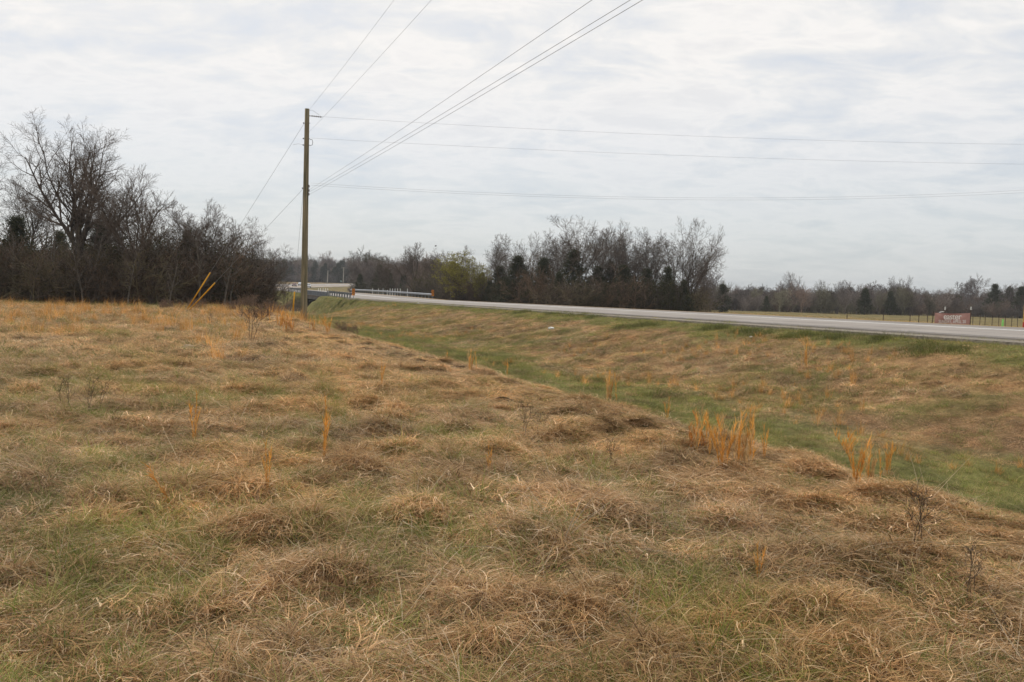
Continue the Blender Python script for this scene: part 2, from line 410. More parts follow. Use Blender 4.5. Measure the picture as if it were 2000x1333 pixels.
M_conc = noise_mat("bridge_concrete", (.15, .125, .105), (.26, .225, .19), 2, .9, .3)
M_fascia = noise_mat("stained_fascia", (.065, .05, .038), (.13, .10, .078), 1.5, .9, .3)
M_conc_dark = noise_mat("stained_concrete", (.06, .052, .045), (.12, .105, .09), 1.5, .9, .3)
M_galv = noise_mat("galvanised_steel", (.28, .30, .33), (.40, .42, .45), 2, .5, .05, metal=.5, spec=.5)
M_galv_old = noise_mat("dull_galvanised_steel", (.10, .112, .13), (.17, .18, .20), 3, .6, .05, metal=.4)
M_post = noise_mat("guardrail_post", (.14, .15, .16), (.22, .23, .24), 4, .7, .1)
M_pole = noise_mat("treated_pole_wood", (.075, .078, .045), (.34, .27, .17), 3.0, .9, .9, stretch=(6, 6, .22), bscale=16, lo=.30, hi=.72)
M_wire = noise_mat("wire_grey", (.26, .265, .28), (.32, .325, .33), 3, .6, 0)
M_steel = noise_mat("dark_hardware", (.05, .05, .05), (.12, .12, .12), 8, .5, .1, metal=.6)
M_porc = noise_mat("insulator_grey", (.12, .10, .09), (.22, .2, .19), 8, .35, 0, spec=.5)
M_guard = noise_mat("yellow_plastic_guard", (.62, .30, .015), (.75, .38, .02), 3, .55, .05)
M_sign_or = noise_mat("marker_orange", (.75, .24, .015), (.85, .30, .02), 6, .5, 0)
M_black = noise_mat("marker_black", (.012, .012, .012), (.03, .028, .026), 6, .6, 0)
M_wpost = noise_mat("white_plastic_post", (.62, .62, .58), (.80, .80, .76), 4, .5, 0)
M_fence = noise_mat("rusty_fence_steel", (.07, .052, .042), (.13, .095, .072), 8, .9, .2)
M_stone = noise_mat("pale_limestone", (.30, .22, .15), (.48, .37, .26), 5, .9, .6, bscale=12)
M_water = noise_mat("creek_water", (.02, .022, .018), (.035, .035, .028), 2, .12, .2, spec=.5)
M_litter = noise_mat("white_litter", (.55, .55, .52), (.75, .75, .72), 8, .6, .1)

# ------------------------------------------------------------------ the ground: one sheet
def build_ground():
    rr = [0.0 + .4 * i for i in range(1, 7)]
    r = 2.5
    while r < 4200:
        rr.append(r)
        if r < 12: r += .075
        elif r < 90: r += .075 + (r - 12) * .0155
        elif r < 200: r += 1.5
        else: r *= 1.02
    rr = np.array(rr)
    th = np.concatenate([np.arange(-180, -42, 4.0), np.arange(-42, 42, .21), np.arange(42, 180, 4.0)])
    th = np.radians(th)
    Rg, Tg = np.meshgrid(rr, th, indexing='ij')
    X = Rg * np.sin(Tg); Y = Rg * np.cos(Tg)
    x = X.ravel(); y = Y.ravel(); z = height(x, y)
    V = np.stack([x, y, z], 1); nr, nt_ = Rg.shape
    i, j = np.meshgrid(np.arange(nr - 1), np.arange(nt_), indexing='ij'); j2 = (j + 1) % nt_
    Fq = np.stack([i * nt_ + j, i * nt_ + j2, (i + 1) * nt_ + j2, (i + 1) * nt_ + j], -1).reshape(-1, 4)[:, ::-1]
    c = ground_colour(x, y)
    # close the centre
    V = np.vstack([V, [0, 0, float(height(np.array([0.]), np.array([0.]))[0])]]); c = np.vstack([c, C_STRAW])
    k = np.arange(nt_); ctr = len(V) - 1
    Fc = np.stack([np.full(nt_, ctr), k, (k + 1) % nt_, (k + 1) % nt_], 1)
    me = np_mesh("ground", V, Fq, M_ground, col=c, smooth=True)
    o = link_mesh("ground", me); tag(o, kind='structure')
    tris = [(ctr, (q + 1) % nt_, q) for q in range(nt_)]
    me2 = bpy.data.meshes.new("ground_centre"); me2.from_pydata([tuple(V[q]) for q in list(range(nt_)) + [ctr]], [], [(nt_, b, a_) for (_, a_, b) in [(0, (q + 1) % nt_, q) for q in range(nt_)]])
    me2.materials.append(M_ground); at2 = me2.attributes.new("Col", 'FLOAT_COLOR', 'POINT')
    at2.data.foreach_set("color", np.tile(np.array([*C_STRAW, 1.0], dtype=np.float32), nt_ + 1))
    link_mesh("ground_patch", me2, o)
build_ground()

def ribbon(name, mat, n0, n1, dz, a0, a1, parent=None, skirt=.3, step_sub=1, crown=0.0, cols=2):
    """strip between offsets n0..n1 from the camera-side edge along the road"""
    V = []; Fq = []
    idx = [i for i in range(len(RC)) if a0 <= SEG_A[i] + a_start <= a1]
    offs = np.linspace(0, 1, cols)
    K = cols + 2
    for i in idx:
        c = RC[i]; r = rgt[i]; w = c[3]
        e0 = n0 if n0 is not None else 0; e1 = (n1 if n1 is not None else w)
        def P(n, dd):
            p = c[:2] + r * (n - w / 2); zz = c[2] + c[4] * (1 - min(max(n / w, 0), 1)) + dd
            zz += crown * (1 - abs(2 * (n / w) - 1)) if 0 <= n <= w else 0
            return (p[0], p[1], zz)
        nn = [e0 + (e1 - e0) * q for q in offs]
        V.append(P(e0 - .02, dz - skirt)); V += [P(n, dz) for n in nn]; V.append(P(e1 + .02, dz - skirt))
    for i in range(len(idx) - 1):
        for k in range(K - 1): Fq.append((i * K + k, i * K + k + 1, (i + 1) * K + k + 1, (i + 1) * K + k))
    me = np_mesh(name, V, Fq, mat, smooth=False)
    return link_mesh(name, me, parent)
CROWN = .10
road = ribbon("road", M_asphalt, 0, None, 0, -600, 900, crown=CROWN, cols=9); tag(road, kind='structure')
def road_pt(a, n, dz=0.0):
    """point at station a (straight part), offset n from the camera-side edge"""
    i = int(np.clip(np.searchsorted(SEG_A + a_start, a) - 1, 0, len(RC) - 2)); t = (a - a_start - SEG_A[i]) / (SEG_A[i + 1] - SEG_A[i])
    c = RC[i] * (1 - t) + RC[i + 1] * t; r = rgt[i]
    p = c[:2] + r * (n - c[3] / 2); w = c[3]
    z = c[2] + c[4] * (1 - min(max(n / w, 0), 1)) + (CROWN * (1 - abs(2 * n / w - 1)) if 0 <= n <= w else 0) + dz
    return Vector((p[0], p[1], z))
def strip_mesh(name, mat, segs, parent, dz=.006):
    V = []; Fq = []
    for a0, a1, n0, n1 in segs:
        b = len(V); V += [road_pt(a0, n0, dz), road_pt(a0, n1, dz), road_pt(a1, n1, dz), road_pt(a1, n0, dz)]; Fq.append((b, b + 1, b + 2, b + 3))
    return link_mesh(name, np_mesh(name, V, Fq, mat), parent)
WL = 5.6
segs = []; a = -118.0
while a < -55: segs.append((a, a + .26, WL, WL + .36)); a += .305
while a < 360: segs.append((a, a + 5.9, WL, WL + .42)); a += 6.0
strip_mesh("edge_line", M_white, segs, road)
segs = []; a = -300.0
while a < 360: segs.append((a, a + 6.0, W0 - .75, W0 - .12)); a += 6.0
strip_mesh("median_line", M_yellow, segs, road)
strip_mesh("wheel_path", M_wheel, [(a, a + 6.0, n_, n_ + .75) for a in np.arange(-300, 340, 6.0) for n_ in (6.5, 8.5, 10.0, 11.9)], road, .004)
strip_mesh("shoulder_joint", M_rumble, [(a, a + 6.0, 2.75, 2.85) for a in np.arange(-300, 340, 6.0)], road, .0045)
strip_mesh("cross_joint", M_rumble, [(a, a + .12, .6, W0 - .8) for a in np.arange(-112, 80, 7.3)], road, .0048)
strip_mesh("asphalt_seam", M_rumble, [(a, a + 6.0, .25, .55) for a in np.arange(-300, 80, 6.0)], road, .005)
gs = ribbon("gravel_shoulder", M_gravel, -1.5, -.03, -.055, -400, 12, skirt=.7); tag(gs, kind='structure')
gs2 = ribbon("dirt_shoulder", M_dirtsh, W0 + .03, W0 + 2.4, -.055, -400, 12, skirt=.25); tag(gs2, kind='structure')
# creek water
wm = MB()
c0 = road_pt(CREEK_A, -55); c1 = road_pt(CREEK_A, 60); dd_ = Vector((D[0], D[1], 0)) * 4.6
wm.add([(c0 - dd_)[:2] + (-2.62,) if False else (c0.x - dd_.x, c0.y - dd_.y, -2.62), (c1.x - dd_.x, c1.y - dd_.y, -2.62), (c1.x + dd_.x, c1.y + dd_.y, -2.62), (c0.x + dd_.x, c0.y + dd_.y, -2.62)], [(0, 1, 2, 3)])
tag(wm.build("creek_water", M_water), kind='structure')

#==OBJECTS==
# ------------------------------------------------------------------ bridge, guardrails, markers
RZ = math.atan2(N[1], N[0])               # local x = N (across the road), local y = D (along)
def local(a, n, z=None):
    p = road_pt(a, n); return Vector((p.x, p.y, p.z if z is None else z))
def rot_box(mb, a, n, zc, da, dn, dz, mi=0, base=None):
    p = local(a, n); mb.box((p.x - base.x, p.y - base.y, zc - base.z), (dn, da, dz), mi, Matrix.Rotation(RZ, 3, 'Z'))
BA0, BA1 = 16.5, 42.0
bb = local((BA0 + BA1) / 2, 7, -2.7)
bridge = empty("road_bridge", bb, "low concrete bridge carrying the highway over the dark creek gap", "bridge")
z0 = local(BA0, 0).z; z1 = local(BA1, 0).z
def long_piece(mb, a0, a1, n, dn, dz, zoff, steps=6, base=bb, mi=0):
    for i in range(steps):
        A0 = a0 + (a1 - a0) * i / steps; A1 = a0 + (a1 - a0) * (i + 1) / steps
        vs = []
        for A in (A0, A1):
            for s_ in (-.5, .5):
                for t_ in (-.5, .5):
                    p = local(A, n + s_ * dn); zc = local(A, 0).z + zoff
                    vs.append(Vector((p.x, p.y, zc + t_ * dz)) - base)
        mb.add(vs, [(0, 1, 3, 2), (4, 6, 7, 5), (0, 4, 5, 1), (2, 3, 7, 6), (0, 2, 6, 4), (1, 5, 7, 3)], mi)
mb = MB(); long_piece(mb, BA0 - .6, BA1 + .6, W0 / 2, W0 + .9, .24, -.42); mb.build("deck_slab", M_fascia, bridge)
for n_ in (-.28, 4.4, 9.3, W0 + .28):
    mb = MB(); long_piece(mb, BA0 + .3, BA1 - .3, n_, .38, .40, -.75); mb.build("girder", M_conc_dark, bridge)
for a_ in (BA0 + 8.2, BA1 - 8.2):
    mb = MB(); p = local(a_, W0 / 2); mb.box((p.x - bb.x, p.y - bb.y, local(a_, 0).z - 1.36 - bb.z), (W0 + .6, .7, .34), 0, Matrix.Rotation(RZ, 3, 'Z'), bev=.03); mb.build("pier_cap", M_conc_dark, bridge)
    for n_ in (.7, 4.9, 9.0, 13.2):
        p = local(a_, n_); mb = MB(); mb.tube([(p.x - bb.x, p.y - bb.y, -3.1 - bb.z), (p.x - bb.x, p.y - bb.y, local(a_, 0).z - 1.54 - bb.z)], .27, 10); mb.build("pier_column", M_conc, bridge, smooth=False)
for a_ in (BA0, BA1):
    mb = MB(); p = local(a_, W0 / 2); mb.box((p.x - bb.x, p.y - bb.y, local(a_, 0).z - 1.35 - bb.z), (W0 + 1.2, .6, 1.5), 0, Matrix.Rotation(RZ, 3, 'Z')); mb.build("abutment", M_conc, bridge)
# bridge parapet: ribbed steel rail sheets on posts, both sides
def wbeam(mb, a0, a1, n, zc, side, base, steps, mi=0):
    prof = [(0, -.155), (.035, -.135), (.08, -.09), (.08, -.06), (0.015, -.02), (.0, 0), (.015, .02), (.08, .06), (.08, .09), (.035, .135), (0, .155)]
    b = len(mb.v); K = len(prof)
    for i in range(steps + 1):
        A = a0 + (a1 - a0) * i / steps; p = local(A, n)
        for o_, h_ in prof: mb.v.append((p.x + N[0] * o_ * side - base.x, p.y + N[1] * o_ * side - base.y, local(A, 0).z + zc + h_ - base.z))
    for i in range(steps):
        for k in range(K - 1): mb.f.append([b + i * K + k, b + i * K + k + 1, b + (i + 1) * K + k + 1, b + (i + 1) * K + k]); mb.mi.append(mi)
mb = MB(); long_piece(mb, BA0, BA1, -.30, .08, .66, .16, steps=10); mb.build("side_rail_sheet", M_galv_old, bridge)
for i in range(20):
    mb = MB(); a_ = BA0 + .3 + i * (BA1 - BA0 - .6) / 19; p = local(a_, -.37); mb.box((p.x - bb.x, p.y - bb.y, local(a_, 0).z + .1 - bb.z), (.05, .16, .84), 0, Matrix.Rotation(RZ, 3, 'Z')); mb.build("rail_stiffener", M_galv_old, bridge)
def guardrail(name, label, a0, a1, n, side, spacing, mat):
    base = local((a0 + a1) / 2, n); root = empty(name, base, label, "guardrail", "highway guardrails by the bridge")
    mb = MB(); wbeam(mb, a0, a1, n, .56, side, base, max(4, int((a1 - a0) / 2))); mb.build("rail_beam", mat, root)
    k = int(round((a1 - a0) / spacing)); first = None
    for i in range(k + 1):
        a_ = a0 + .15 + (a1 - a0 - .3) * i / k; p = local(a_, n - side * .13)
        gz = p.z
        if first is None:
            mb = MB(); mb.box((0, 0, .05), (.16, .17, 1.32), 0, Matrix.Rotation(RZ, 3, 'Z'), bev=.01); first = mb.mesh("post", M_post)
        link_mesh("post", first, root, (p.x - base.x, p.y - base.y, local(a_, 0).z - base.z + .06))
    mb = MB(); p = local(a0, n + side * .02); mb.box((p.x - base.x, p.y - base.y, local(a0, 0).z + .56 - base.z), (.1, .3, .36), 0, Matrix.Rotation(RZ, 3, 'Z'), bev=.04); mb.build("end_terminal", mat, root)
    return root
guardrail("guardrail", "dark guardrail seen from behind, posts spaced, on the near side before the bridge", .3, BA0, -.35, 1, 1.9, M_galv_old)
guardrail("guardrail", "guardrail on the near side beyond the bridge, half behind the utility pole", BA1, 57, -.35, 1, 1.9, M_galv_old)
guardrail("guardrail", "long bright silver guardrail along the far side of the highway", 11.5, 70, W0 + .9, -1, 1.9, M_galv)
def object_marker(a_, n, px, label, flip):
    p = local(a_, n); root = empty("object_marker", p, label, "road sign", "striped object markers at the bridge")
    yaw = math.atan2(-p.x, p.y) * .6
    R_ = Matrix.Rotation(yaw, 3, 'Z')
    mb = MB(); mb.box((0, .05, .35), (.06, .04, 1.9), 0, R_); mb.build("post", M_post, root)
    mb = MB(); mb.box((0, 0, .83), (.40, .012, .90), 0, R_); mb.build("sign_panel", M_sign_or, root)
    for k in range(4):      # black diagonal bars clipped to the panel
        poly = []
        zc = .50 + k * .23
        for (x_, dz_) in ((-.197, -.13), (.197, .13), (.197, .13 + .105), (-.197, -.13 + .105)):
            zz = min(max(zc + (dz_ if not flip else -dz_ + .105), .385), 1.275); poly.append(R_ @ Vector((x_, -.010, zz)))
        poly2 = [q + R_ @ Vector((0, -.004, 0)) for q in poly]
        if flip: poly = poly[::-1]; poly2 = poly2[::-1]
        mb = MB(); mb.add(poly + poly2, [(4, 5, 6, 7), (0, 4, 7, 3), (1, 2, 6, 5), (3, 7, 6, 2), (0, 1, 5, 4)]); mb.build("stripe", M_black, root)
object_marker(-.4, -.2, 690, "orange and black striped marker where the near guardrail starts", True)
object_marker(11.3, W0 + .95, 848, "orange and black striped marker at the near end of the silver guardrail", False)

# ------------------------------------------------------------------ utility pole, guys, wires
pb = ground_at(593, 45.0)
top = at(600, 213, 45.0)
pole = empty("utility_pole", pb, "tall weathered wooden utility pole at the edge of the field by the bridge", "utility pole")
lv = top - pb; HT = lv.z
mb = MB(); nseg = 12
mb.tube([lv * (i / nseg) + Vector((0, 0, -.3 if i == 0 else 0)) for i in range(nseg + 1)], [.185 - .065 * i / nseg for i in range(nseg + 1)], 16)
mb.build("shaft", M_pole, pole, smooth=True)
def on_pole(py): # point on pole axis at image row
    t = (617 - py) / (617 - 213); return lv * t
def pole_hw(py, side, kind):
    c = on_pole(py); mb = MB()
    if kind == 'deadend':
        mb.tube([c + Vector((side * .12, 0, 0)), c + Vector((side * .24, 0, 0))], .022, 6)
        for k in range(5):
            x_ = .26 + k * .11; mb.tube([c + Vector((side * x_, 0, -.01 * k)), c + Vector((side * (x_ + .03), 0, -.01 * k))], [.05, .045], 8)
        mb.tube([c + Vector((side * .2, 0, 0)), c + Vector((side * .82, 0, -.05))], .016, 6)
        mb.build("strain_insulator", M_porc, pole)
    elif kind == 'bolt':
        mb.tube([c + Vector((-.19, -.05, 0)), c + Vector((.19, -.05, 0))], .014, 6); mb.box(c + Vector((side * .17, -.05, 0)), (.05, .07, .07), bev=.01); mb.build("through_bolt", M_steel, pole)
    elif kind == 'spool':
        mb.tube([c + Vector((side * .15, -.02, .07)), c + Vector((side * .15, -.02, -.07))], [.05, .05], 8); mb.tube([c + Vector((side * .13, -.02, 0)), c + Vector((side * .21, -.02, 0))], .03, 6); mb.build("spool_insulator", M_porc, pole)
    elif kind == 'jumper':
        mb.tube([c + Vector((side * .17, 0, 0)), c + Vector((side * .30, 0, -.02)), c + Vector((side * .33, 0, -.14)), c + Vector((side * .31, 0, -.28)), c + Vector((side * .17, 0, -.34))], .014, 6); mb.build("jumper_wire", M_steel, pole)
pole_hw(226, 1, 'deadend'); pole_hw(240, -1, 'bolt'); pole_hw(269, -1, 'bolt'); pole_hw(270, 1, 'jumper')
pole_hw(362, -1, 'bolt'); pole_hw(358, 1, 'spool'); pole_hw(366, 1, 'spool'); pole_hw(373, 1, 'spool'); pole_hw(281, -1, 'bolt')
mb = MB(); c = on_pole(216); e = at(625, 226, 45) - pb
mb.tube([c, c * .6 + e * .4 + Vector((0, 0, .12)), e], .008, 5); mb.build("jumper_wire", M_wire, pole)
def wire(label, pts, r=.011, name="power_line", cat="cable", group=None, n=40):
    """pts: three 3D points; quadratic through them (t by horizontal distance)"""
    A, B, C_ = [Vector(p) for p in pts]
    d = lambda a, b: (Vector((a.x - b.x, a.y - b.y))).length
    tb = d(A, B) / (d(A, B) + d(B, C_)); out = []
    for i in range(n + 1):
        t = i / n
        l0 = (t - tb) * (t - 1) / (tb); l1 = t * (t - 1) / (tb * (tb - 1)); l2 = t * (t - tb) / (1 - tb)
        out.append(A * l0 + B * l1 + C_ * l2)
    mb = MB(); mb.tube([p - A for p in out], r, 5); o = mb.build(name, M_wire, None, loc=A)
    return tag(o, label, cat, group)
G = "wires strung from the utility pole"
def over(py0, tx, r, label):
    A = pb + on_pole(py0) + Vector((.14, -.05, 0))
    dirv = Vector((.3977, -.9175, 0))
    ray = (FW + RT * ((tx - CX) / F_PX) + UP * (CY / F_PX))
    # end over the next pole behind the camera; chosen so that it leaves the frame at tx
    best = None
    for k in range(400):
        Yb = 8 + k * .08; P = at(tx, 0, Yb)
        e = P - A; ang = math.atan2(e.x, -e.y); err = abs((P.z - A.z)) if True else 0
        if best is None or err < best[0]: best = (err, P)
    P = best[1]; e = P - A; s_ = 1.35
    E = A + e * s_ ; mid = A + e * .5 + Vector((0, 0, -.05))
    return wire(label, (A, mid, P + e * .35 + Vector((0, 0, .1))), r, group=G)
over(214, 770, .004, "topmost power line rising from the pole top to the upper edge")
over(256, 843, .004, "power line rising from just below the pole top, second from the top")
over(366, 1157, .0045, "upper of three cables fanning from mid pole to the upper right")
over(370, 1232, .005, "middle of three cables fanning from mid pole to the upper right")
over(375, 1256, .005, "lower of three cables fanning from mid pole to the upper right")
def across(a_, b_, c_, z3, label, r=.0045):
    A = at(*a_, z3[0]); B = at(*b_, z3[1]); C_ = at(*c_, z3[2])
    C2 = C_ + (C_ - B) * .05
    return wire(label, (A, B, C_), r, group=G, n=60)
across((625, 228), (1300, 264), (2080, 283), (45, 47, 50), "top one of the long wires crossing the sky to the right edge")
across((606, 270), (1300, 303), (2080, 322), (45, 47, 50), "second of the long wires crossing the sky to the right edge")
across((607, 358), (1400, 387), (2080, 367), (45, 47, 50), "upper wire of the sagging low pair crossing to the right edge")
across((607, 362), (1400, 391), (2080, 372), (45, 47, 50), "lower wire of the sagging low pair crossing to the right edge")
# guy wires and yellow guards
def guy(py0, apx, aY, label, glabel, gtop, sidex=-.14):
    A = pb + on_pole(py0) + Vector((sidex, 0, 0)); E = ground_at(apx, aY)
    wire(label, (A, A * .5 + E * .5, E), .007, "guy_wire", "cable", "guy wires bracing the utility pole", n=6)
    L = (A - E); best = None
    for k in range(200):
        q = E + L * (k / 400); px_, py_ = project(q)
        if best is None or abs(py_ - gtop) < best[0]: best = (abs(py_ - gtop), q)
    t = best[1] - E; t = t if t.length < 3.2 else t.normalized() * 2.6
    root = empty("guy_guard", E, glabel, "guy marker", "yellow guy wire guards")
    mb = MB(); mb.tube([t.normalized() * .12, t], .036, 8); mb.build("sleeve", M_guard, root, smooth=True)
    mb = MB(); mb.tube([Vector((0, 0, -.1)), t.normalized() * .2], .02, 6); mb.build("anchor_rod", M_steel, root)
guy(240, 363, 48.5, "long guy wire from near the pole top down to the left anchor", "yellow guard tube leaning on the steeper guy wire, left of the pole", 533)
guy(363, 366, 49.0, "lower guy wire from mid pole down to the left anchor", "yellow guard tube leaning lower on the shallower guy wire", 553)
guy(364, 571, 46.5, "thin guy wire dropping almost straight down beside the pole", "upright yellow guard tube just left of the utility pole foot", 570)
mb = MB(); A = pb + on_pole(281) + Vector((-.13, 0, 0)); 
A2 = pb + on_pole(240); E2 = ground_at(363, 48.5); tt = .105; q = A2 * (1 - tt) + E2 * tt
mb.tube([A - pb, (A + q) / 2 - pb + Vector((0, 0, .06)), q - pb], .007, 5); mb.build("tie_wire", M_wire, pole)

# ------------------------------------------------------------------ far things: poles, signs, posts, vehicles
def far_pole(px, ytop, Y, label, arm):
    b = ground_at(px, Y, False); tp = at(px + 1.5, ytop, Y)
    o = empty("far_utility_pole", b, label, "utility pole", "utility poles beyond the bridge")
    mb = MB(); mb.tube([(0, 0, -.3), (tp.x - b.x, 0, tp.z - b.z)], [.30, .2], 8); mb.build("shaft", noise_pole, o)
    if arm:
        mb = MB(); mb.box((tp.x - b.x, 0, tp.z - b.z - .5), (2.6, .18, .2)); mb.build("crossarm", noise_pole, o)
        for s_ in (-1, 0, 1):
            mb = MB(); mb.tube([(tp.x - b.x + s_ * 1.1, 0, tp.z - b.z - .4), (tp.x - b.x + s_ * 1.1, 0, tp.z - b.z - .1)], .09, 6); mb.build("insulator", M_porc, o)
noise_pole = noise_mat("pale_pole_wood", (.26, .23, .19), (.36, .33, .28), 3, .9, .2)
far_pole(639, 529, 440, "thin pale pole without crossarm beyond the far bend of the road", False)
far_pole(670, 522, 455, "pale leaning pole with a short crossarm beyond the far bend", True)
def small_sign(px, Y, py, w, h, mat, label):
    b = ground_at(px, Y, False); tp = at(px, py, Y); o = empty("road_sign", b, label, "road sign")
    mb = MB(); mb.tube([(0, .05, 0), (0, .05, tp.z - b.z)], .05, 6); mb.build("post", M_post, o)
    mb = MB(); mb.box((0, 0, tp.z - b.z), (w, .03, h), bev=.01); mb.build("sign_panel", mat, o)
M_sgreen = noise_mat("faded_green_sign", (.25, .36, .32), (.34, .45, .40), 3, .5, 0)
small_sign(666, 452, 549.5, .95, .5, M_sgreen, "small pale green sign left of the leaning far pole")
small_sign(700.5, 462, 550, .7, 1.0, M_wpost, "small white sign on the far roadside near the dark cedars")
wp = None
def white_post(px, Y, ytop, label, r=.05):
    global wp
    b = ground_at(px, Y, False); tp = at(px, ytop, Y)
    if wp is None:
        mb = MB(); mb.tube([(0, 0, -.2), (0, 0, .9), (0, 0, 1.0)], [.07, .07, .045], 8); wp = mb.mesh("delineator_post", M_wpost)
    o = bpy.data.objects.new("delineator_post", wp); col_of(o); o.location = b; o.scale = (1, 1, (tp.z - b.z) / 1.0)
    tag(o, label, "post", "white posts near the bridge")
ords = ["first", "second", "third", "fourth", "fifth", "sixth", "seventh", "eighth", "ninth", "tenth", "eleventh", "twelfth", "thirteenth", "fourteenth", "fifteenth", "sixteenth", "seventeenth", "eighteenth", "nineteenth", "twentieth",
        "twenty-first", "twenty-second", "twenty-third", "twenty-fourth", "twenty-fifth", "twenty-sixth", "twenty-seventh", "twenty-eighth", "twenty-ninth", "thirtieth", "thirty-first", "thirty-second", "thirty-third", "thirty-fourth", "thirty-fifth", "thirty-sixth"]
for i, px in enumerate((727.7, 739, 748, 756.5, 761.7, 766.5, 771.4, 776.3, 781.7, 795.6)):
    white_post(px, 178 - (px - 727) * .30, 563.3 + (px - 727) * .012 + (3 if i == 3 else 0), "white post behind the silver guardrail, %s from the left" % ords[i])
for i, px in enumerate((622, 626, 631, 635.5, 640)):
    p = at(px, 562, 172); b = ground_at(px, 172, False)
    white_post(px, 172, 563.5, "short white post above the dark bridge rail, %s from the left" % ords[i])

def vehicle(name, px, Y, label, cat, paint, lower, pickup=False):
    b = ground_at(px, Y, False)
    a_, o_, zr, w_, t_ = [float(q) for q in [v_[0] for v_ in road_frame(np.array([b.x]), np.array([b.y]))]]
    n_ = o_ + w_ / 2; zz = zr + t_ * (1 - min(max(n_ / w_, 0), 1)) + .02
    root = empty(name, (b.x, b.y, zz), label, cat, None, rz=math.atan2(-b.x, b.y) * -0 + rad(12))
    L, Wd, Hh = (5.4, 2.0, 1.85) if pickup else (4.6, 1.85, 1.5)
    # body: side profile extruded; front faces -Y
    if pickup: prof = [(-L / 2, .45), (-L / 2, .95), (-L / 2 + 1.2, 1.12), (-L / 2 + 1.85, Hh), (-L / 2 + 3.3, Hh), (-L / 2 + 3.6, 1.15), (L / 2, 1.15), (L / 2, .5)]
    else: prof = [(-L / 2, .35), (-L / 2, .75), (-L / 2 + 1.1, .95), (-L / 2 + 1.9, Hh), (L / 2 - 1.3, Hh), (L / 2 - .3, .98), (L / 2, .9), (L / 2, .4)]
    belt = 1.12 if pickup else .95
    mb = MB(); vs = []
    for s_ in (-1, 1):
        for (y_, z_) in prof: vs.append((s_ * (Wd / 2 - (.22 if z_ > belt + .1 else 0)), y_, z_))
    K = len(prof); fs = [list(range(K))[::-1], [K + i for i in range(K)]] + [[i, (i + 1) % K, K + (i + 1) % K, K + i] for i in range(K)]
    mb.add(vs, [f[::-1] for f in fs]); mb.build("body", paint, root)
    mb = MB(); y0, y1 = prof[2][0] + .06, prof[3][0] - .06; zb, zt = belt + .06, Hh - .1
    mb.add([(-Wd / 2 + .12, y0 - .02, zb), (Wd / 2 - .12, y0 - .02, zb), (Wd / 2 - .28, y1 - .02, zt), (-Wd / 2 + .28, y1 - .02, zt)], [(0, 1, 2, 3)]); mb.build("windshield", M_glass, root)
    for s_ in (-1, 1):
        mb = MB(); yb = prof[4][0] - .1; mb.add([(s_ * (Wd / 2 + .005), y0 + .35, zb), (s_ * (Wd / 2 + .005), yb, zb), (s_ * (Wd / 2 - .19), yb - .1, zt), (s_ * (Wd / 2 - .19), y1 + .1, zt)], [(0, 1, 2, 3) if s_ > 0 else (3, 2, 1, 0)]); mb.build("side_window", M_glass, root)
        mb = MB(); mb.box((s_ * (Wd / 2 - .28), -L / 2 - .01, .72), (.36, .05, .16), bev=.02); mb.build("headlight", M_lamp, root)
        for y_ in (-L / 2 + .85, L / 2 - .9):
            r_ = .38 if pickup else .33
            mb = MB(); mb.tube([(s_ * (Wd / 2 - .2), y_, r_), (s_ * (Wd / 2 + .02), y_, r_)], r_, 16); wh = mb.build("wheel", M_black, root)
            mb = MB(); mb.tube([(s_ * (Wd / 2 + .02), y_, r_), (s_ * (Wd / 2 + .03), y_, r_)], r_ * .6, 12); mb.build("rim", M_galv, wh)
    mb = MB(); mb.box((0, -L / 2 - .02, .5), (Wd - .1, .08, .26), bev=.03); mb.build("bumper", lower, root)
M_glass = noise_mat("car_glass", (.02, .022, .025), (.03, .033, .037), 2, .1, 0, spec=.6)
M_lamp = noise_mat("headlight_lens", (.6, .6, .58), (.8, .8, .76), 2, .1, 0, spec=.6)
M_paint1 = noise_mat("paint_maroon", (.10, .03, .022), (.14, .04, .03), 2, .3, 0, spec=.6)
M_paint2 = noise_mat("paint_silver", (.42, .46, .50), (.5, .54, .58), 2, .3, 0, metal=.4, spec=.6)
M_paint3 = noise_mat("paint_white", (.62, .64, .66), (.72, .74, .76), 2, .35, 0, spec=.6)
vehicle("car", 575, 378, "dark reddish car with bright headlights coming round the bend, leftmost vehicle", "car", M_paint1, M_black)
vehicle("car", 586.5, 392, "silver car just left of the utility pole on the far bend", "car", M_paint2, M_galv_old)
vehicle("pickup_truck", 602.5, 372, "pale pickup half hidden behind the utility pole on the far bend", "truck", M_paint3, M_galv_old, True)

# ------------------------------------------------------------------ banner, fence, small roadside things
BY = 57.0
bl, br = at(1825.5, 611.2, BY), at(1894.6, 611.8, BY)
gz = float(height(np.array([bl.x]), np.array([BY]))[0])
broot = empty("banner", ((bl.x + br.x) / 2, BY, gz), "dark red easter banner stretched between posts beyond the highway", "banner")
o0 = Vector(broot.location); Wb = (br - bl).length; Hb = 1.2
M_ban = noise_mat("banner_maroon", (.30, .145, .125), (.52, .30, .26), .9, .6, .25, detail=3, lo=.3, hi=.7, bscale=4, bdist=.05)
V = []; nx, nz_ = 36, 16
def ban(u_, v_):
    p = bl.lerp(br, u_)
    fold = .05 * math.sin(u_ * 7 + v_ * 3) * (.4 + v_) + .03 * math.exp(-((u_ - v_ * .8) / .08) ** 2) + .03 * math.exp(-((1 - u_ - v_ * .8) / .08) ** 2)
    sag = -.045 * math.sin(math.pi * u_)
    return Vector((p.x, BY - fold, p.z + sag * (1 - v_) - Hb * v_)) - o0
for j in range(nz_ + 1):
    for i in range(nx + 1): V.append(ban(i / nx, j / nz_))
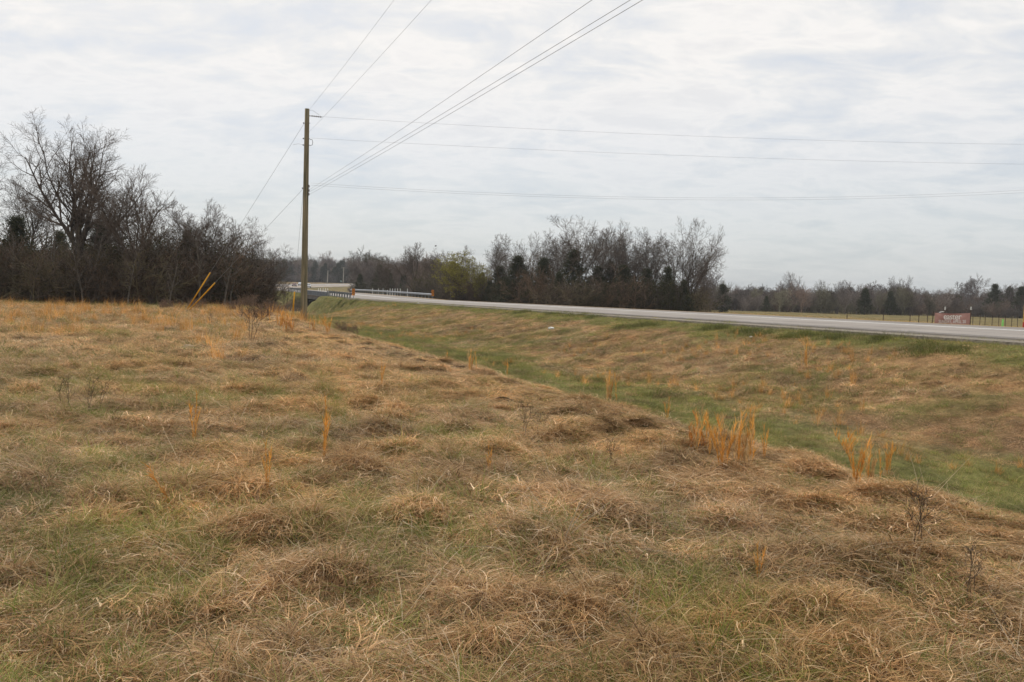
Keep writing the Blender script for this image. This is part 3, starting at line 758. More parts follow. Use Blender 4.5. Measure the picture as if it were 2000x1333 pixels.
Fq = [(j * (nx + 1) + i, (j + 1) * (nx + 1) + i, (j + 1) * (nx + 1) + i + 1, j * (nx + 1) + i + 1) for j in range(nz_) for i in range(nx)]
sheet = link_mesh("sheet", np_mesh("sheet", V, Fq, M_ban, smooth=True), broot)
M_text = noise_mat("banner_lettering", (.80, .77, .72), (.90, .88, .84), 4, .6, 0)
def banner_text(txt, size, u_, v_, tw, space=1.0, off=.004):
    cu = bpy.data.curves.new("txt", 'FONT'); cu.body = txt; cu.size = size; cu.align_x = 'CENTER'; cu.align_y = 'CENTER'; cu.space_character = space
    cu.extrude = .002; cu.offset = off
    to = bpy.data.objects.new("txt", cu); col_of(to); bpy.context.view_layer.update()
    me = bpy.data.meshes.new_from_object(to.evaluated_get(bpy.context.evaluated_depsgraph_get())); bpy.data.objects.remove(to)
    xs = [v.co.x for v in me.vertices]; w_ = max(xs) - min(xs); sx = tw / w_
    for v in me.vertices:
        uu = u_ + v.co.x * sx / Wb; vv = v_ - v.co.y / Hb; q = ban(uu, vv); v.co = (q.x, q.y - .012 - v.co.z, q.z)
    me.materials.clear(); me.materials.append(M_text); link_mesh("lettering", me, broot)
banner_text("easter", .62, .505, .20, 1.25, .90, .003)
banner_text("SUNDAY, APRIL 20", .32, .50, .50, 1.86, 1.0, .0)
def tpost(px, ytop, Y, name, r, mat, label, cat, lean=0, tip=None, group=None, base_off=0):
    tp = at(px, ytop, Y); g_ = float(height(np.array([tp.x]), np.array([Y]))[0])
    o = empty(name, (tp.x + lean, Y, g_), label, cat, group)
    mb = MB(); h_ = tp.z - g_
    mb.box((0, 0, 0), (0, 0, 0)) if False else None
    mb.tube([(0, 0, -.2), (-lean, 0, h_ - (.22 if tip else 0))], r, 6); mb.build("shaft", mat, o)
    mb = MB(); mb.box((-lean * .5, -r * .8, h_ * .5), (r * 1.3, r * .5, h_ * .7)) if lean == 0 else None
    if lean == 0: mb.build("rib", mat, o)
    if tip: mb = MB(); mb.tube([(-lean, 0, h_ - .22), (-lean, 0, h_)], r * 1.25, 6); mb.build("white_tip", tip, o)
    return o
tpost(1846, 599.5, BY + .15, "banner_post", .028, M_fence, "dark steel post with white tip behind the middle of the banner", "post", 0, M_wpost)
tpost(1896.6, 599.5, BY, "banner_post", .034, M_fence, "dark steel post with white tip at the right end of the banner", "post", 0, M_wpost)
tpost(1823.5, 609, BY + .1, "banner_post", .035, M_fence, "leaning dark post at the left end of the banner", "post", -.14)
mb = MB(); pc = at(1840, 610, BY + .4); mb.add([Vector((-.22, 0, -.05)), Vector((.18, .02, .0)), Vector((.20, 0, .10)), Vector((-.02, .02, .05)), Vector((-.22, .25, -.05)), Vector((.18, .27, 0)), Vector((.20, .25, .10)), Vector((-.02, .27, .05))],
    [(0, 1, 2, 3), (7, 6, 5, 4), (0, 4, 5, 1), (1, 5, 6, 2), (2, 6, 7, 3), (3, 7, 4, 0)])
mb.build("loose_flap", M_wpost, broot, loc=pc - o0).scale = (.8, .5, .5)
# fence beyond the highway
fpx = [1655, 1726, 1778, 1795, 1812, 1901, 1914.5, 1925, 1938.5, 1951.5, 1964.5, 1977, 1988.5, 2001, 2014]
fY = [72, 77, 82, 84, 86, 94, 95, 96, 97, 98, 99, 100, 101, 102, 103]
fence = empty("wire_fence", ground_at(1780, 84, False), "rusty wire fence with many thin posts at the field edge beyond the highway", "fence")
tops = []
for px, Y in zip(fpx, fY):
    tp = at(px, 615.0 + random.uniform(-.6, .6), Y); g_ = float(height(np.array([tp.x]), np.array([Y]))[0])
    mb = MB(); mb.tube([(0, 0, g_ - .2 - tp.z), (random.uniform(-.03, .03), 0, 0)], .04, 6); mb.build("fence_post", M_fence, fence, loc=tp - Vector(fence.location)); tops.append(tp)
for k in range(3):
    mb = MB(); mb.tube([p - Vector(fence.location) + Vector((0, -.06, -.12 - .35 * k)) for p in tops], .006, 4); mb.build("strand", M_steel, fence)
# green cone and yellow post
g_ = ground_at(1956.5, 66, False); tz = at(1956.5, 624, 66).z
M_lime = noise_mat("lime_plastic", (.22, .62, .14), (.30, .74, .2), 4, .5, 0)
co = empty("utility_marker", (g_.x, g_.y, g_.z), "bright lime green utility marker standing right of the banner", "marker")
hh = tz - g_.z; mb = MB(); mb.tube([(0, 0, 0), (0, 0, hh * .55), (0, 0, hh * .62), (0, 0, hh)], [.17, .15, .08, .06], 10); mb.build("body", M_lime, co)
mb = MB(); mb.box((0, 0, .02), (.5, .5, .04), bev=.01); mb.build("base", M_lime, co)
yb = at(1999.5, 634, 42.5); yt = at(1999.5, 596, 42.5); gy = float(height(np.array([yb.x]), np.array([42.5]))[0])
yp = empty("marker_post", (yb.x, 42.5, gy), "yellow and red marker post at the right edge beyond the road", "post")
mb = MB(); mb.tube([(0, 0, yb.z - gy + .12), (0, 0, yt.z - gy)], .045, 8); mb.build("sleeve", M_yellow, yp)
M_red = noise_mat("red_plastic", (.4, .04, .03), (.5, .06, .04), 4, .5, 0)
mb = MB(); mb.tube([(0, 0, -.1), (0, 0, yb.z - gy + .12)], .05, 8); mb.build("base_sleeve", M_red, yp)
# stone and litter
def rock(px, py, s, mat, name, label, cat):
    p = hit(px, py); mb = MB(); n_ = 9; rings = [(-.3, .7), (0, 1), (.3, .95), (.55, .7), (.68, .25)]
    for z_, r_ in rings:
        for k in range(n_):
            an = 2 * math.pi * k / n_; q = r_ * (1 + random.uniform(-.16, .16)); mb.v.append((s * q * math.cos(an) * 1.3, s * q * math.sin(an), s * (z_ + random.uniform(-.07, .07))))
    for r_ in range(len(rings) - 1):
        for k in range(n_): mb.f.append([r_ * n_ + k, r_ * n_ + (k + 1) % n_, (r_ + 1) * n_ + (k + 1) % n_, (r_ + 1) * n_ + k]); mb.mi.append(0)
    mb.f.append([(len(rings) - 1) * n_ + k for k in range(n_)]); mb.mi.append(0)
    o = mb.build(name, mat, None, loc=p + Vector((0, 0, s * .3))); tag(o, label, cat)
rock(368, 682, .12, M_stone, "stone", "pale tan stone lying in the dead grass of the left field", "stone")
rock(1076, 645, .14, M_litter, "litter", "small white scrap of litter on the brown embankment", "litter")
rock(1467, 660, .05, M_litter, "litter", "tiny white scrap in the green roadside strip", "litter")
rock(817, 594, .12, M_litter, "litter", "white scrap near the road edge by the bridge end", "litter")

# ------------------------------------------------------------------ bare trees
class TreeB:
    def __init__(s, seed): s.r = random.Random(seed); s.t = [[], []]; s.q = [[], []]; s.n = [0, 0]; s.tips = []
    def tube(s, pts, rad_, n, slot):
        P = np.array(pts); K = len(P); T = np.gradient(P, axis=0); T /= np.linalg.norm(T, axis=1)[:, None] + 1e-9
        ref = np.array((0.31, .2, .93)); U = np.cross(T, ref); U /= np.linalg.norm(U, axis=1)[:, None] + 1e-9; Wv = np.cross(T, U)
        an = np.arange(n) * 2 * math.pi / n
        R_ = np.array(rad_)[:, None, None]
        V = P[:, None, :] + R_ * (U[:, None, :] * np.cos(an)[None, :, None] + Wv[:, None, :] * np.sin(an)[None, :, None])
        b = s.n[slot]; i, j = np.meshgrid(np.arange(K - 1), np.arange(n), indexing='ij'); j2 = (j + 1) % n
        s.q[slot].append((b + np.stack([i * n + j, i * n + j2, (i + 1) * n + j2, (i + 1) * n + j], -1)).reshape(-1, 4))
        s.t[slot].append(V.reshape(-1, 3)); s.n[slot] += K * n
    def grow(s, p, d, L, r, lv, cfg):
        r_ = s.r; maxlv = cfg['levels']
        ns = (7, 7, 5, 4, 3)[min(lv, 4)]; pts = [p]; rr = [r]; q = p; dirs = [d]
        wig = cfg['wig'][min(lv, len(cfg['wig']) - 1)]; tr = cfg['trop'][min(lv, len(cfg['trop']) - 1)]
        for i in range(ns):
            d = (d + Vector((r_.gauss(0, wig), r_.gauss(0, wig), r_.gauss(0, wig) * .7 + tr))).normalized()
            q = q + d * (L / ns); pts.append(q); rr.append(max(r * (1 - .78 * (i + 1) / ns), cfg['rmin'])); dirs.append(d)
        s.tube([tuple(v_) for v_ in pts], rr, (8, 6, 5, 3, 3)[min(lv, 4)], 0 if lv <= 1 else 1)
        if lv >= maxlv: s.tips.append(tuple(q)); return
        nc = cfg['kids'][lv]; nc = max(1, int(nc * r_.uniform(.8, 1.2)))
        for k in range(nc):
            t = cfg['start'][lv] + (1 - cfg['start'][lv]) * (k + r_.random()) / nc
            fi = t * ns; i = min(int(fi), ns - 1); f = fi - i
            b = pts[i].lerp(pts[i + 1], f); bd = dirs[i + 1]
            ang = rad(r_.uniform(*cfg['ang'][lv])); az = 2.4 * k + r_.uniform(-.6, .6)
            u_ = bd.orthogonal().normalized(); w_ = bd.cross(u_); side = u_ * math.cos(az) + w_ * math.sin(az)
            nd = (bd * math.cos(ang) + side * math.sin(ang)).normalized()
            pr = rr[i] * (1 - f) + rr[i + 1] * f
            ln = L * cfg['len'][lv] * (1.15 - cfg['fall'][lv] * t) * (r_.uniform(.88, 1.08) if lv == 0 else r_.uniform(.75, 1.2))
            s.grow(b, nd, ln, min(pr * .72, r * .55), lv + 1, cfg)
    def meshes(s, name, m0, m1):
        return (np_mesh(name + "_trunk", np.vstack(s.t[0]), np.vstack(s.q[0]), m0, smooth=True), np_mesh(name + "_crown", np.vstack(s.t[1]), np.vstack(s.q[1]), m1))
    def single(s, name, m0, m1):
        V = np.vstack(s.t[0] + s.t[1]); Fq = np.vstack([np.vstack(s.q[0]), np.vstack(s.q[1]) + s.n[0]])
        mi = np.concatenate([np.zeros(len(np.vstack(s.q[0]))), np.ones(len(np.vstack(s.q[1])))])
        return np_mesh(name, V, Fq, [m0, m1], matidx=mi)
BASE = dict(levels=4, kids=(9, 7, 6, 5), start=(.22, .2, .15, .1), ang=((28, 58), (25, 55), (25, 55), (20, 55)), len=(.62, .55, .5, .5), fall=(.45, .5, .5, .4),
            wig=(.05, .10, .14, .18, .2), trop=(.02, .06, .05, .03, .02), rmin=.008)
def bare(seed, H=10, r=.22, stems=1, **kw):
    cfg = dict(BASE); cfg.update(kw); t = TreeB(seed)
    for k in range(stems):
        sp = 0 if stems == 1 else .28
        d = Vector((t.r.gauss(0, sp), t.r.gauss(0, sp), 1)).normalized()
        t.grow(Vector((t.r.gauss(0, .15) * (stems > 1), t.r.gauss(0, .15) * (stems > 1), -.2)), d, H * cfg.get('tk', .72) * (1 if k == 0 else t.r.uniform(.75, 1)), r * (1 if stems == 1 else .7), 0, cfg)
    z = max(v_[2] for v_ in t.tips); t.H = z
    return t
def canon(t, name, m0=None, m1=None):
    ms = t.meshes(name, m0 or M_bark, m1 or M_twig); return (ms[0], ms[1], t.H)
PR = {}
PR['big'] = canon(bare(4, 14, .36, tk=.45, start=(.30, .20, .12, .1), fall=(.05, .5, .5, .4), kids=(11, 12, 8, 7), len=(1.0, .40, .46, .55), ang=((8, 50), (25, 55), (25, 55), (20, 50)), trop=(.01, .045, .05, .03, .0), wig=(.04, .10, .14, .16, .22), rmin=.0062), 'big')
PR['vase'] = canon(bare(14, 10, .20, tk=.50, start=(.34, .22, .15, .1), fall=(.10, .55, .5, .4), kids=(9, 12, 8, 7), len=(1.05, .42, .5, .55), ang=((10, 40), (15, 38), (18, 40), (15, 40)), trop=(.02, .09, .08, .07, .05), rmin=.0072), 'vase')
PR['round'] = canon(bare(21, 8, .15, stems=3, kids=(7, 8, 7, 6), ang=((25, 50), (25, 55), (25, 60), (20, 55)), rmin=.0062), 'round')
PR['tall'] = canon(bare(34, 12, .20, tk=.60, start=(.30, .2, .15, .1), fall=(.3, .5, .5, .4), kids=(9, 11, 8, 6), len=(.75, .45, .5, .55), ang=((15, 42), (22, 50), (25, 55), (20, 50)), rmin=.009), 'tall')
PR['broad'] = canon(bare(47, 12, .26, stems=2, tk=.48, start=(.32, .22, .15, .1), fall=(.1, .5, .5, .4), kids=(6, 11, 8, 6), len=(1.05, .42, .5, .55), ang=((15, 52), (28, 58), (25, 55), (20, 50)), rmin=.009), 'broad')
t_ = bare(63, 10, .22, stems=1, levels=3, tk=.5, start=(.33, .2, .1), fall=(.1, .5, .4), kids=(9, 12, 9), len=(1.0, .45, .55), ang=((12, 48), (25, 55), (25, 55), (20, 50)), rmin=.022); PR['far1'] = canon(t_, 'far1', M_twig_hazed, M_twig_hazed); SF1 = t_.single("far_wood_a", M_farwood, M_farwood); SH1 = t_.H
t_ = bare(65, 10, .2, stems=3, levels=3, kids=(8, 9, 9), len=(.6, .55, .5), rmin=.022); PR['far2'] = canon(t_, 'far2', M_twig_hazed, M_twig_hazed); SF2 = t_.single("far_wood_b", M_farwood, M_farwood); SH2 = t_.H

def leaf_mesh(name, centres, size, cols, k=3, mat=None):
    """k small triangular-ish leaf quads scattered round each centre"""
    C_ = np.repeat(np.asarray(centres), k, 0); n = len(C_)
    C_ = C_ + rng.normal(0, size * .9, (n, 3))
    u_ = rng.normal(0, 1, (n, 3)); u_ /= np.linalg.norm(u_, axis=1)[:, None]
    v_ = np.cross(u_, rng.normal(0, 1, (n, 3))); v_ /= np.linalg.norm(v_, axis=1)[:, None]
    s_ = size * rng.uniform(.5, 1.2, (n, 1))
    V = np.stack([C_ - u_ * s_, C_ + v_ * s_ * .45, C_ + u_ * s_, C_ - v_ * s_ * .45], 1).reshape(-1, 3)
    Fq = np.arange(n * 4).reshape(-1, 4); a_, b_ = cols
    c = np.asarray(a_) + (np.asarray(b_) - np.asarray(a_)) * rng.random((n, 1))
    return np_mesh(name, V, Fq, mat or M_leaf, col=np.repeat(c, 4, 0))
def cedar(seed, name, H=7.0, R_=2.2, nb=420, leaves=34, cols=((.028, .033, .016), (.080, .080, .038)), lsz=.075):
    r_ = random.Random(seed); rg = np.random.default_rng(seed)
    mb = MB(); mb.tube([(0, 0, -.2), (.05, 0, H * .5), (0, .05, H * .92)], [.16, .10, .02], 7)
    for k in range(10):
        an = r_.random() * 6.28; z_ = H * r_.uniform(.08, .3); mb.tube([(0, 0, z_), (math.cos(an) * .9, math.sin(an) * .9, z_ + .3)], [.04, .015], 4)
    tr = mb.mesh(name + "_trunk", M_bark)
    cs = []
    lob = [(r_.random() * 6.28, r_.uniform(.1, .9), r_.uniform(.6, 1.25)) for _ in range(14)]
    for k in range(nb):
        u_ = r_.random() ** .85; z_ = H * (.06 + .92 * u_); an = r_.random() * 6.28
        f = (1 - u_) ** .88 * (1 if u_ > .12 else .75 + 2 * u_)
        m_ = 1.0
        for la, lz, lr in lob:
            da = abs((an - la + math.pi) % (2 * math.pi) - math.pi)
            if da < .6 and abs(u_ - lz) < .12: m_ = lr
        rr_ = R_ * f * m_ * r_.uniform(.3, 1.0) * (1.25 if r_.random() < .12 else 1)
        L = r_.uniform(.35, .7) ; c0_ = np.array((math.cos(an) * rr_, math.sin(an) * rr_, z_))
        d_ = np.array((math.cos(an) * .7, math.sin(an) * .7, .55))
        tt_ = rg.random((leaves, 1)); cs.append(c0_ + d_ * L * (tt_ - .3) + rg.normal(0, .09, (leaves, 3)))
    return tr, leaf_mesh(name + "_crown", np.vstack(cs), lsz, cols, 1), H
PR['sapling'] = canon(bare(55, 8, .09, tk=.85, kids=(10, 6, 4), levels=3, len=(.3, .5, .5), ang=((25, 50), (25, 55), (25, 55), (20, 50)), rmin=.009), 'sapling', M_bark_pale)
PR['cedar1'] = cedar(5, "cedar_a"); PR['cedar2'] = cedar(9, "cedar_b", 6.0, 2.6, 380)
PR['cedar3'] = cedar(15, "cedar_c", 6.0, 2.0, 260, 24, lsz=.14)
t_ = bare(77, 7, .12, stems=4, kids=(6, 6, 5, 4), rmin=.008); ms = t_.meshes('bud', M_bark, M_twig)
tips = np.array(t_.tips)
budcrown = leaf_mesh("bud_leaves", tips, .07, ((.18, .165, .02), (.31, .28, .05)), 5)
PR['bud'] = (ms[0], ms[1], t_.H)
t_ = bare(78, 6, .10, stems=5, kids=(5, 6, 5, 4), rmin=.008); ms = t_.meshes('olive', M_bark, M_twig)
oliveleaf = leaf_mesh("olive_leaves", np.array(t_.tips), .038, ((.07, .075, .02), (.14, .12, .035)), 3)
PR['olive'] = (ms[0], ms[1], t_.H)

def tree(kind, name, px, Y, ytop, label, cat="tree", group=None, wx=1.0, rz=None):
    b = ground_at(px, Y, False); tp = at(px, ytop, Y); h = max(tp.z - b.z, 1.0)
    tr, cr, H = PR[kind]; s_ = h / H
    o = empty(name, b - Vector((0, 0, .08)), label, cat, group, rz=random.uniform(0, 6.28) if rz is None else rz); o.scale = (s_ * wx, s_ * wx, s_)
    link_mesh("trunk", tr, o); link_mesh("crown", cr, o)
    if kind == 'bud': link_mesh("buds", budcrown, o)
    if kind == 'olive': link_mesh("leaves", oliveleaf, o)
    return o
GL = "trees along the left edge of the field"; GM = "trees of the grove behind the highway"; GR = "trees of the far right treeline"
tree('big', "bare_tree", 156, 62, 218, "tallest bare tree with a huge spreading crown at the left", group=GL, wx=.96, rz=0.2)
tree('big', "bare_tree", -62, 68, 255, "tall bare tree cut by the left edge of the view", group=GL, rz=2.0)
tree('vase', "bare_tree", 272, 60, 316, "bare tree with upright vase-shaped crown right of the tallest tree", group=GL, wx=1.2, rz=2.2)
tree('round', "bare_tree", 352, 66, 400, "twiggy bare tree between the vase-shaped tree and the slim grey one", group=GL)
tree('vase', "bare_tree", 420, 66, 384, "bare tree with fine dense twigs above the leaning yellow guards", group=GL, wx=1.3, rz=1.0)
tree('round', "bare_tree", 462, 70, 415, "many-stemmed bare tree just right of the yellow guards", group=GL, rz=.4)
tree('round', "bare_tree", 506, 73, 455, "leaning bare tree second from the right end of the left wood", group=GL, rz=4.1)
tree('round', "bare_tree", 540, 78, 478, "smallest bare tree at the right end of the left wood", group=GL, rz=2.3, wx=.85)
tree('tall', "bare_tree", 60, 78, 330, "slender bare tree behind the tallest tree, left side", group=GL)
tree('tall', "bare_tree", 205, 80, 372, "bare tree in the gap between the two big crowns", group=GL)
tree('tall', "bare_tree", 316, 82, 420, "thin bare tree behind the vase-shaped tree", group=GL)
tree('cedar1', "cedar_tree", 196, 66, 432, "dark green cedar under the right side of the tallest tree", group=GL, wx=1.1)
tree('cedar2', "cedar_tree", 34, 68, 424, "broad dark cedar at the far left under the bare crowns", group=GL, wx=1.2)
tree('cedar1', "cedar_tree", 366, 74, 450, "dark cedar behind the fine-twigged tree", group=GL, rz=3)
tree('cedar2', "cedar_tree", -40, 60, 440, "dark cedar cut by the left edge of the view", group=GL, rz=1)
tree('cedar1', "cedar_tree", 118, 76, 452, "dark cedar hidden behind the trunk of the tallest tree", group=GL, rz=5, wx=1.3)
tree('cedar2', "cedar_tree", 286, 78, 470, "dark cedar behind the trunk of the vase-shaped tree", group=GL, rz=2, wx=1.3)
for i, (px, Y, yt) in enumerate(((90, 62, 480), (238, 63, 490), (315, 65, 480))):
    tree('olive', "olive_shrub", px, Y, yt, "olive green scrub tree at the field edge, %s from the left in the left wood" % ords[i], group=GL)
for i, (px, Y, yt) in enumerate(((22, 58, 430), (58, 56, 490), (98, 57.5, 405), (163, 56, 462), (172, 58, 420), (249, 57, 440), (291, 60, 430), (330, 58, 482), (389, 61, 440), (437, 63, 432), (448, 64, 480), (497, 68, 480))):
    tree('sapling', "sapling", px, Y, yt, "slender bare sapling along the front of the left wood, %s from the left" % ords[i], group=GL, wx=random.uniform(.9, 1.4))
# grove behind the highway
mid = [('round', 762, 170, 492, 1), ('vase', 806, 168, 472, 1.2), ('tall', 851, 160, 482, 1.2), ('round', 925, 142, 476, 1), ('tall', 972, 132, 456, .9), ('round', 1000, 128, 480, 1),
       ('broad', 1045, 125, 450, .9), ('tall', 1082, 124, 440, 1), ('broad', 1128, 118, 418, 1), ('tall', 1168, 120, 432, 1), ('tall', 1205, 122, 434, .95), ('broad', 1240, 122, 440, .8), ('round', 1262, 116, 462, 1.1),
       ('tall', 1274, 118, 440, .9), ('broad', 1318, 113, 420, .72), ('vase', 1345, 112, 470, 1.0)]
for i, (k, px, Y, yt, wx) in enumerate(mid):
    tree(k, "bare_tree", px, Y, yt, "bare grey-brown tree of the middle grove, %s from the left" % ords[i], group=GM, wx=wx)
tree('bud', "budding_tree", 884, 122, 486, "yellow-green budding tree right of the silver guardrail end", group=GM, wx=1.35)
tree('bud', "budding_tree", 940, 126, 512, "fainter yellow-green budding tree right of the bright one", group=GM, wx=.9, rz=1)
tree('olive', "olive_shrub", 838, 148, 515, "olive brown shrub tree just behind the right striped marker", group=GM)
for i, (k, px, Y, yt, wx) in enumerate((('cedar2', 762, 200, 534, .85), ('cedar1', 1010, 120, 500, 1.7), ('cedar2', 1060, 116, 505, 1.3), ('cedar1', 1118, 112, 488, 1.5), ('cedar2', 1165, 114, 520, 1.2),
                                        ('cedar1', 1215, 112, 518, 1.5), ('cedar2', 1260, 112, 525, 1.2), ('cedar1', 1302, 108, 522, 1.3), ('cedar1', 975, 124, 520, 1.6), ('cedar2', 1190, 118, 512, 1.3))):
    o = tree(k, "cedar_tree", px, Y, yt, "x", group=GM, wx=wx, rz=i)
    o['label'] = "round dark cedar standing behind the row of white posts" if px == 762 else "dark cedar of the middle grove near " + {1010: "its left end", 1060: "the left of the tall pointed cedar", 1118: "the centre, tall and pointed", 1165: "the right of the tall pointed cedar", 1215: "the low gap right of centre", 1260: "the slender bare trunks", 1302: "its right end", 975: "the fainter budding tree", 1190: "the back behind the pointed one"}[px]
# far right treeline
tree('far2', "bare_tree", 1388, 175, 512, "round-crowned bare tree standing right beside the middle grove", group=GR)
tree('far1', "bare_tree", 1550, 235, 528, "forked bare tree rising above the far right treeline, left part", group=GR)
tree('far1', "bare_tree", 1655, 230, 545, "pale trunked bare tree with flat crown in the far right treeline", group=GR, rz=2)
tree('far1', "bare_tree", 1746, 245, 537, "narrow upright bare tree above the treeline, left one of a pair", group=GR, wx=.6, rz=4)
tree('far1', "bare_tree", 1768, 245, 535, "narrow upright bare tree above the treeline, right one of a pair", group=GR, wx=.5, rz=1)
tree('far2', "bare_tree", 1886, 240, 532, "round open bare crown above the banner side of the treeline", group=GR, rz=3)
for i, (px, Y, yt, wx, k) in enumerate(((1410, 185, 556, 1.2, 'cedar3'), (1496, 205, 578, 1.3, 'cedar1'), (1688, 205, 564, 1.1, 'cedar3'), (1738, 205, 570, 1.1, 'cedar3'), (1940, 215, 555, 1.4, 'cedar1'), (1968, 225, 562, 1.0, 'cedar3'), (1992, 210, 560, 1.5, 'cedar1'), (1870, 220, 578, 1.2, 'cedar3'))):
    tree(k, "cedar_tree", px, Y, yt, "dark cedar in front of the far right treeline, %s from the left" % ords[i], group=GR, wx=wx, rz=i * 1.3)
k = 0
for px in range(1430, 2010, 19):
    px_ = px + random.uniform(-5, 5); yt = 562 + 9 * math.sin(px * .021) + random.uniform(-6, 9) - .006 * (px - 1400)
    tree(random.choice(('far1', 'far2', 'far2')), "bare_tree", px_, random.uniform(222, 245), yt, "bare brown tree in the body of the far right treeline, %s from the left" % ords[k], group=GR, wx=random.uniform(1.1, 1.5)); k += 1

# ------------------------------------------------------------------ scattered masses (stuff) through geometry nodes
def scatter(name, sources, P, rot, scl, idx, tint=None, kind='stuff'):
    P = np.asarray(P, dtype=np.float32); n = len(P)
    me = bpy.data.meshes.new(name); me.vertices.add(n); me.vertices.foreach_set("co", P.ravel())
    a_ = me.attributes.new("rot", 'FLOAT_VECTOR', 'POINT'); a_.data.foreach_set("vector", np.asarray(rot, dtype=np.float32).ravel())
    a_ = me.attributes.new("scl", 'FLOAT_VECTOR', 'POINT'); a_.data.foreach_set("vector", np.asarray(scl, dtype=np.float32).ravel())
    a_ = me.attributes.new("idx", 'INT', 'POINT'); a_.data.foreach_set("value", np.asarray(idx, dtype=np.int32))
    if tint is None: tint = np.ones((n, 3))
    a_ = me.attributes.new("tint", 'FLOAT_VECTOR', 'POINT'); a_.data.foreach_set("vector", np.asarray(tint, dtype=np.float32).ravel())
    o = bpy.data.objects.new(name, me); col_of(o)
    ng = bpy.data.node_groups.new(name + "_nodes", 'GeometryNodeTree')
    ng.interface.new_socket("Geometry", in_out='INPUT', socket_type='NodeSocketGeometry'); ng.interface.new_socket("Geometry", in_out='OUTPUT', socket_type='NodeSocketGeometry')
    gn, gl = ng.nodes, ng.links
    gi = gn.new("NodeGroupInput"); go = gn.new("NodeGroupOutput"); iop = gn.new("GeometryNodeInstanceOnPoints")
    gt = gn.new("GeometryNodeGeometryToInstance")
    for k_, sm in reversed(list(enumerate(sources))):      # joins stack last-first, so feed them reversed
        so = bpy.data.objects.new(sm.name + "_src", sm)
        oi = gn.new("GeometryNodeObjectInfo"); oi.inputs['Object'].default_value = so; oi.inputs['As Instance'].default_value = False
        gl.new(oi.outputs['Geometry'], gt.inputs[0])
    def attr(nm, ty):
        nd = gn.new("GeometryNodeInputNamedAttribute"); nd.data_type = ty; nd.inputs['Name'].default_value = nm; return nd.outputs[0]
    gl.new(gi.outputs[0], iop.inputs['Points']); gl.new(gt.outputs[0], iop.inputs['Instance'])
    iop.inputs['Pick Instance'].default_value = True
    gl.new(attr("idx", 'INT'), iop.inputs['Instance Index'])
    e2r = gn.new("FunctionNodeEulerToRotation"); gl.new(attr("rot", 'FLOAT_VECTOR'), e2r.inputs[0]); gl.new(e2r.outputs[0], iop.inputs['Rotation'])
    gl.new(attr("scl", 'FLOAT_VECTOR'), iop.inputs['Scale']); gl.new(iop.outputs[0], go.inputs[0])
    md = o.modifiers.new("scatter", 'NODES'); md.node_group = ng
    return tag(o, kind=kind)
# blades
def blades(name, n, base_r, L, elev, bend, spread, width, cols, seg=5, hug=.015, kink=.25, mat=None, wl=None, zexp=1.0):
    """n curved blades; they lean towards +X within +-spread; elev/bend in degrees"""
    rg = np.random.default_rng(abs(hash(name)) % 9999 if False else sum(map(ord, name)) * 7 % 9973)
    ang = rg.uniform(0, 2 * math.pi, n); br = base_r * np.sqrt(rg.random(n))
    B = np.stack([np.cos(ang) * br, np.sin(ang) * br, np.zeros(n)], 1)
    az = np.radians(rg.normal(0, spread, n)) if spread < 170 else rg.uniform(0, 2 * math.pi, n)
    ln = rg.uniform(L[0], L[1], n); el = np.radians(rg.uniform(elev[0], elev[1], n)); bd = np.radians(rg.uniform(bend[0], bend[1], n))
    w = rg.uniform(width[0], width[1], n) * np.where(rg.random(n) < .07, 1.7, 1)
    pts = [B]; p = B.copy(); az_ = az.copy()
    for k in range(seg):
        e = el - bd * ((k + .5) / seg) ** zexp; az_ = az_ + rg.normal(0, kink, n)
        stp = (ln / seg)[:, None] * np.stack([np.cos(e) * np.cos(az_), np.cos(e) * np.sin(az_), np.sin(e)], 1)
        p = p + stp; p[:, 2] = np.maximum(p[:, 2], hug * rg.uniform(0, 3, n)); pts.append(p.copy())
    pts = np.stack(pts, 1)                                     # n, seg+1, 3
    side = np.stack([-np.sin(az), np.cos(az), rg.uniform(-.6, .6, n)], 1); side /= np.linalg.norm(side, axis=1)[:, None]
    tw = np.linspace(1, .12, seg + 1); tw[0] = .7
    Wd = w[:, None, None] * .5 * tw[None, :, None] * side[:, None, :]
    V = np.stack([pts - Wd, pts + Wd], 2).reshape(-1, 3)       # n*(seg+1)*2
    q = np.arange(seg)[None, :] * 2 + (np.arange(n) * (seg + 1) * 2)[:, None]
    Fq = np.stack([q, q + 1, q + 3, q + 2], -1).reshape(-1, 4)
    cols = np.asarray(cols); ci = rg.integers(0, len(cols), n); c = cols[ci] * rg.uniform(.7, 1.3, (n, 1))
    C_ = np.repeat(c, (seg + 1) * 2, 0)
    return np_mesh(name, V, Fq, mat or M_blade, col=C_)
STR = [(.70, .475, .26), (.60, .395, .205), (.47, .29, .145), (.86, .66, .44), (.22, .135, .07), (.64, .40, .20), (.52, .36, .175)]
STR2 = STR + [(.15, .18, .05), (.24, .22, .08)]
GRN = [(.20, .235, .05), (.26, .275, .07), (.15, .175, .04), (.33, .30, .11), (.45, .35, .17)]
GRN2 = GRN[:4] + [(.42, .30, .14), (.50, .36, .18), (.26, .215, .08), (.36, .25, .12)]
ORG = [(.62, .32, .075), (.72, .40, .11), (.52, .25, .065), (.62, .43, .2)]
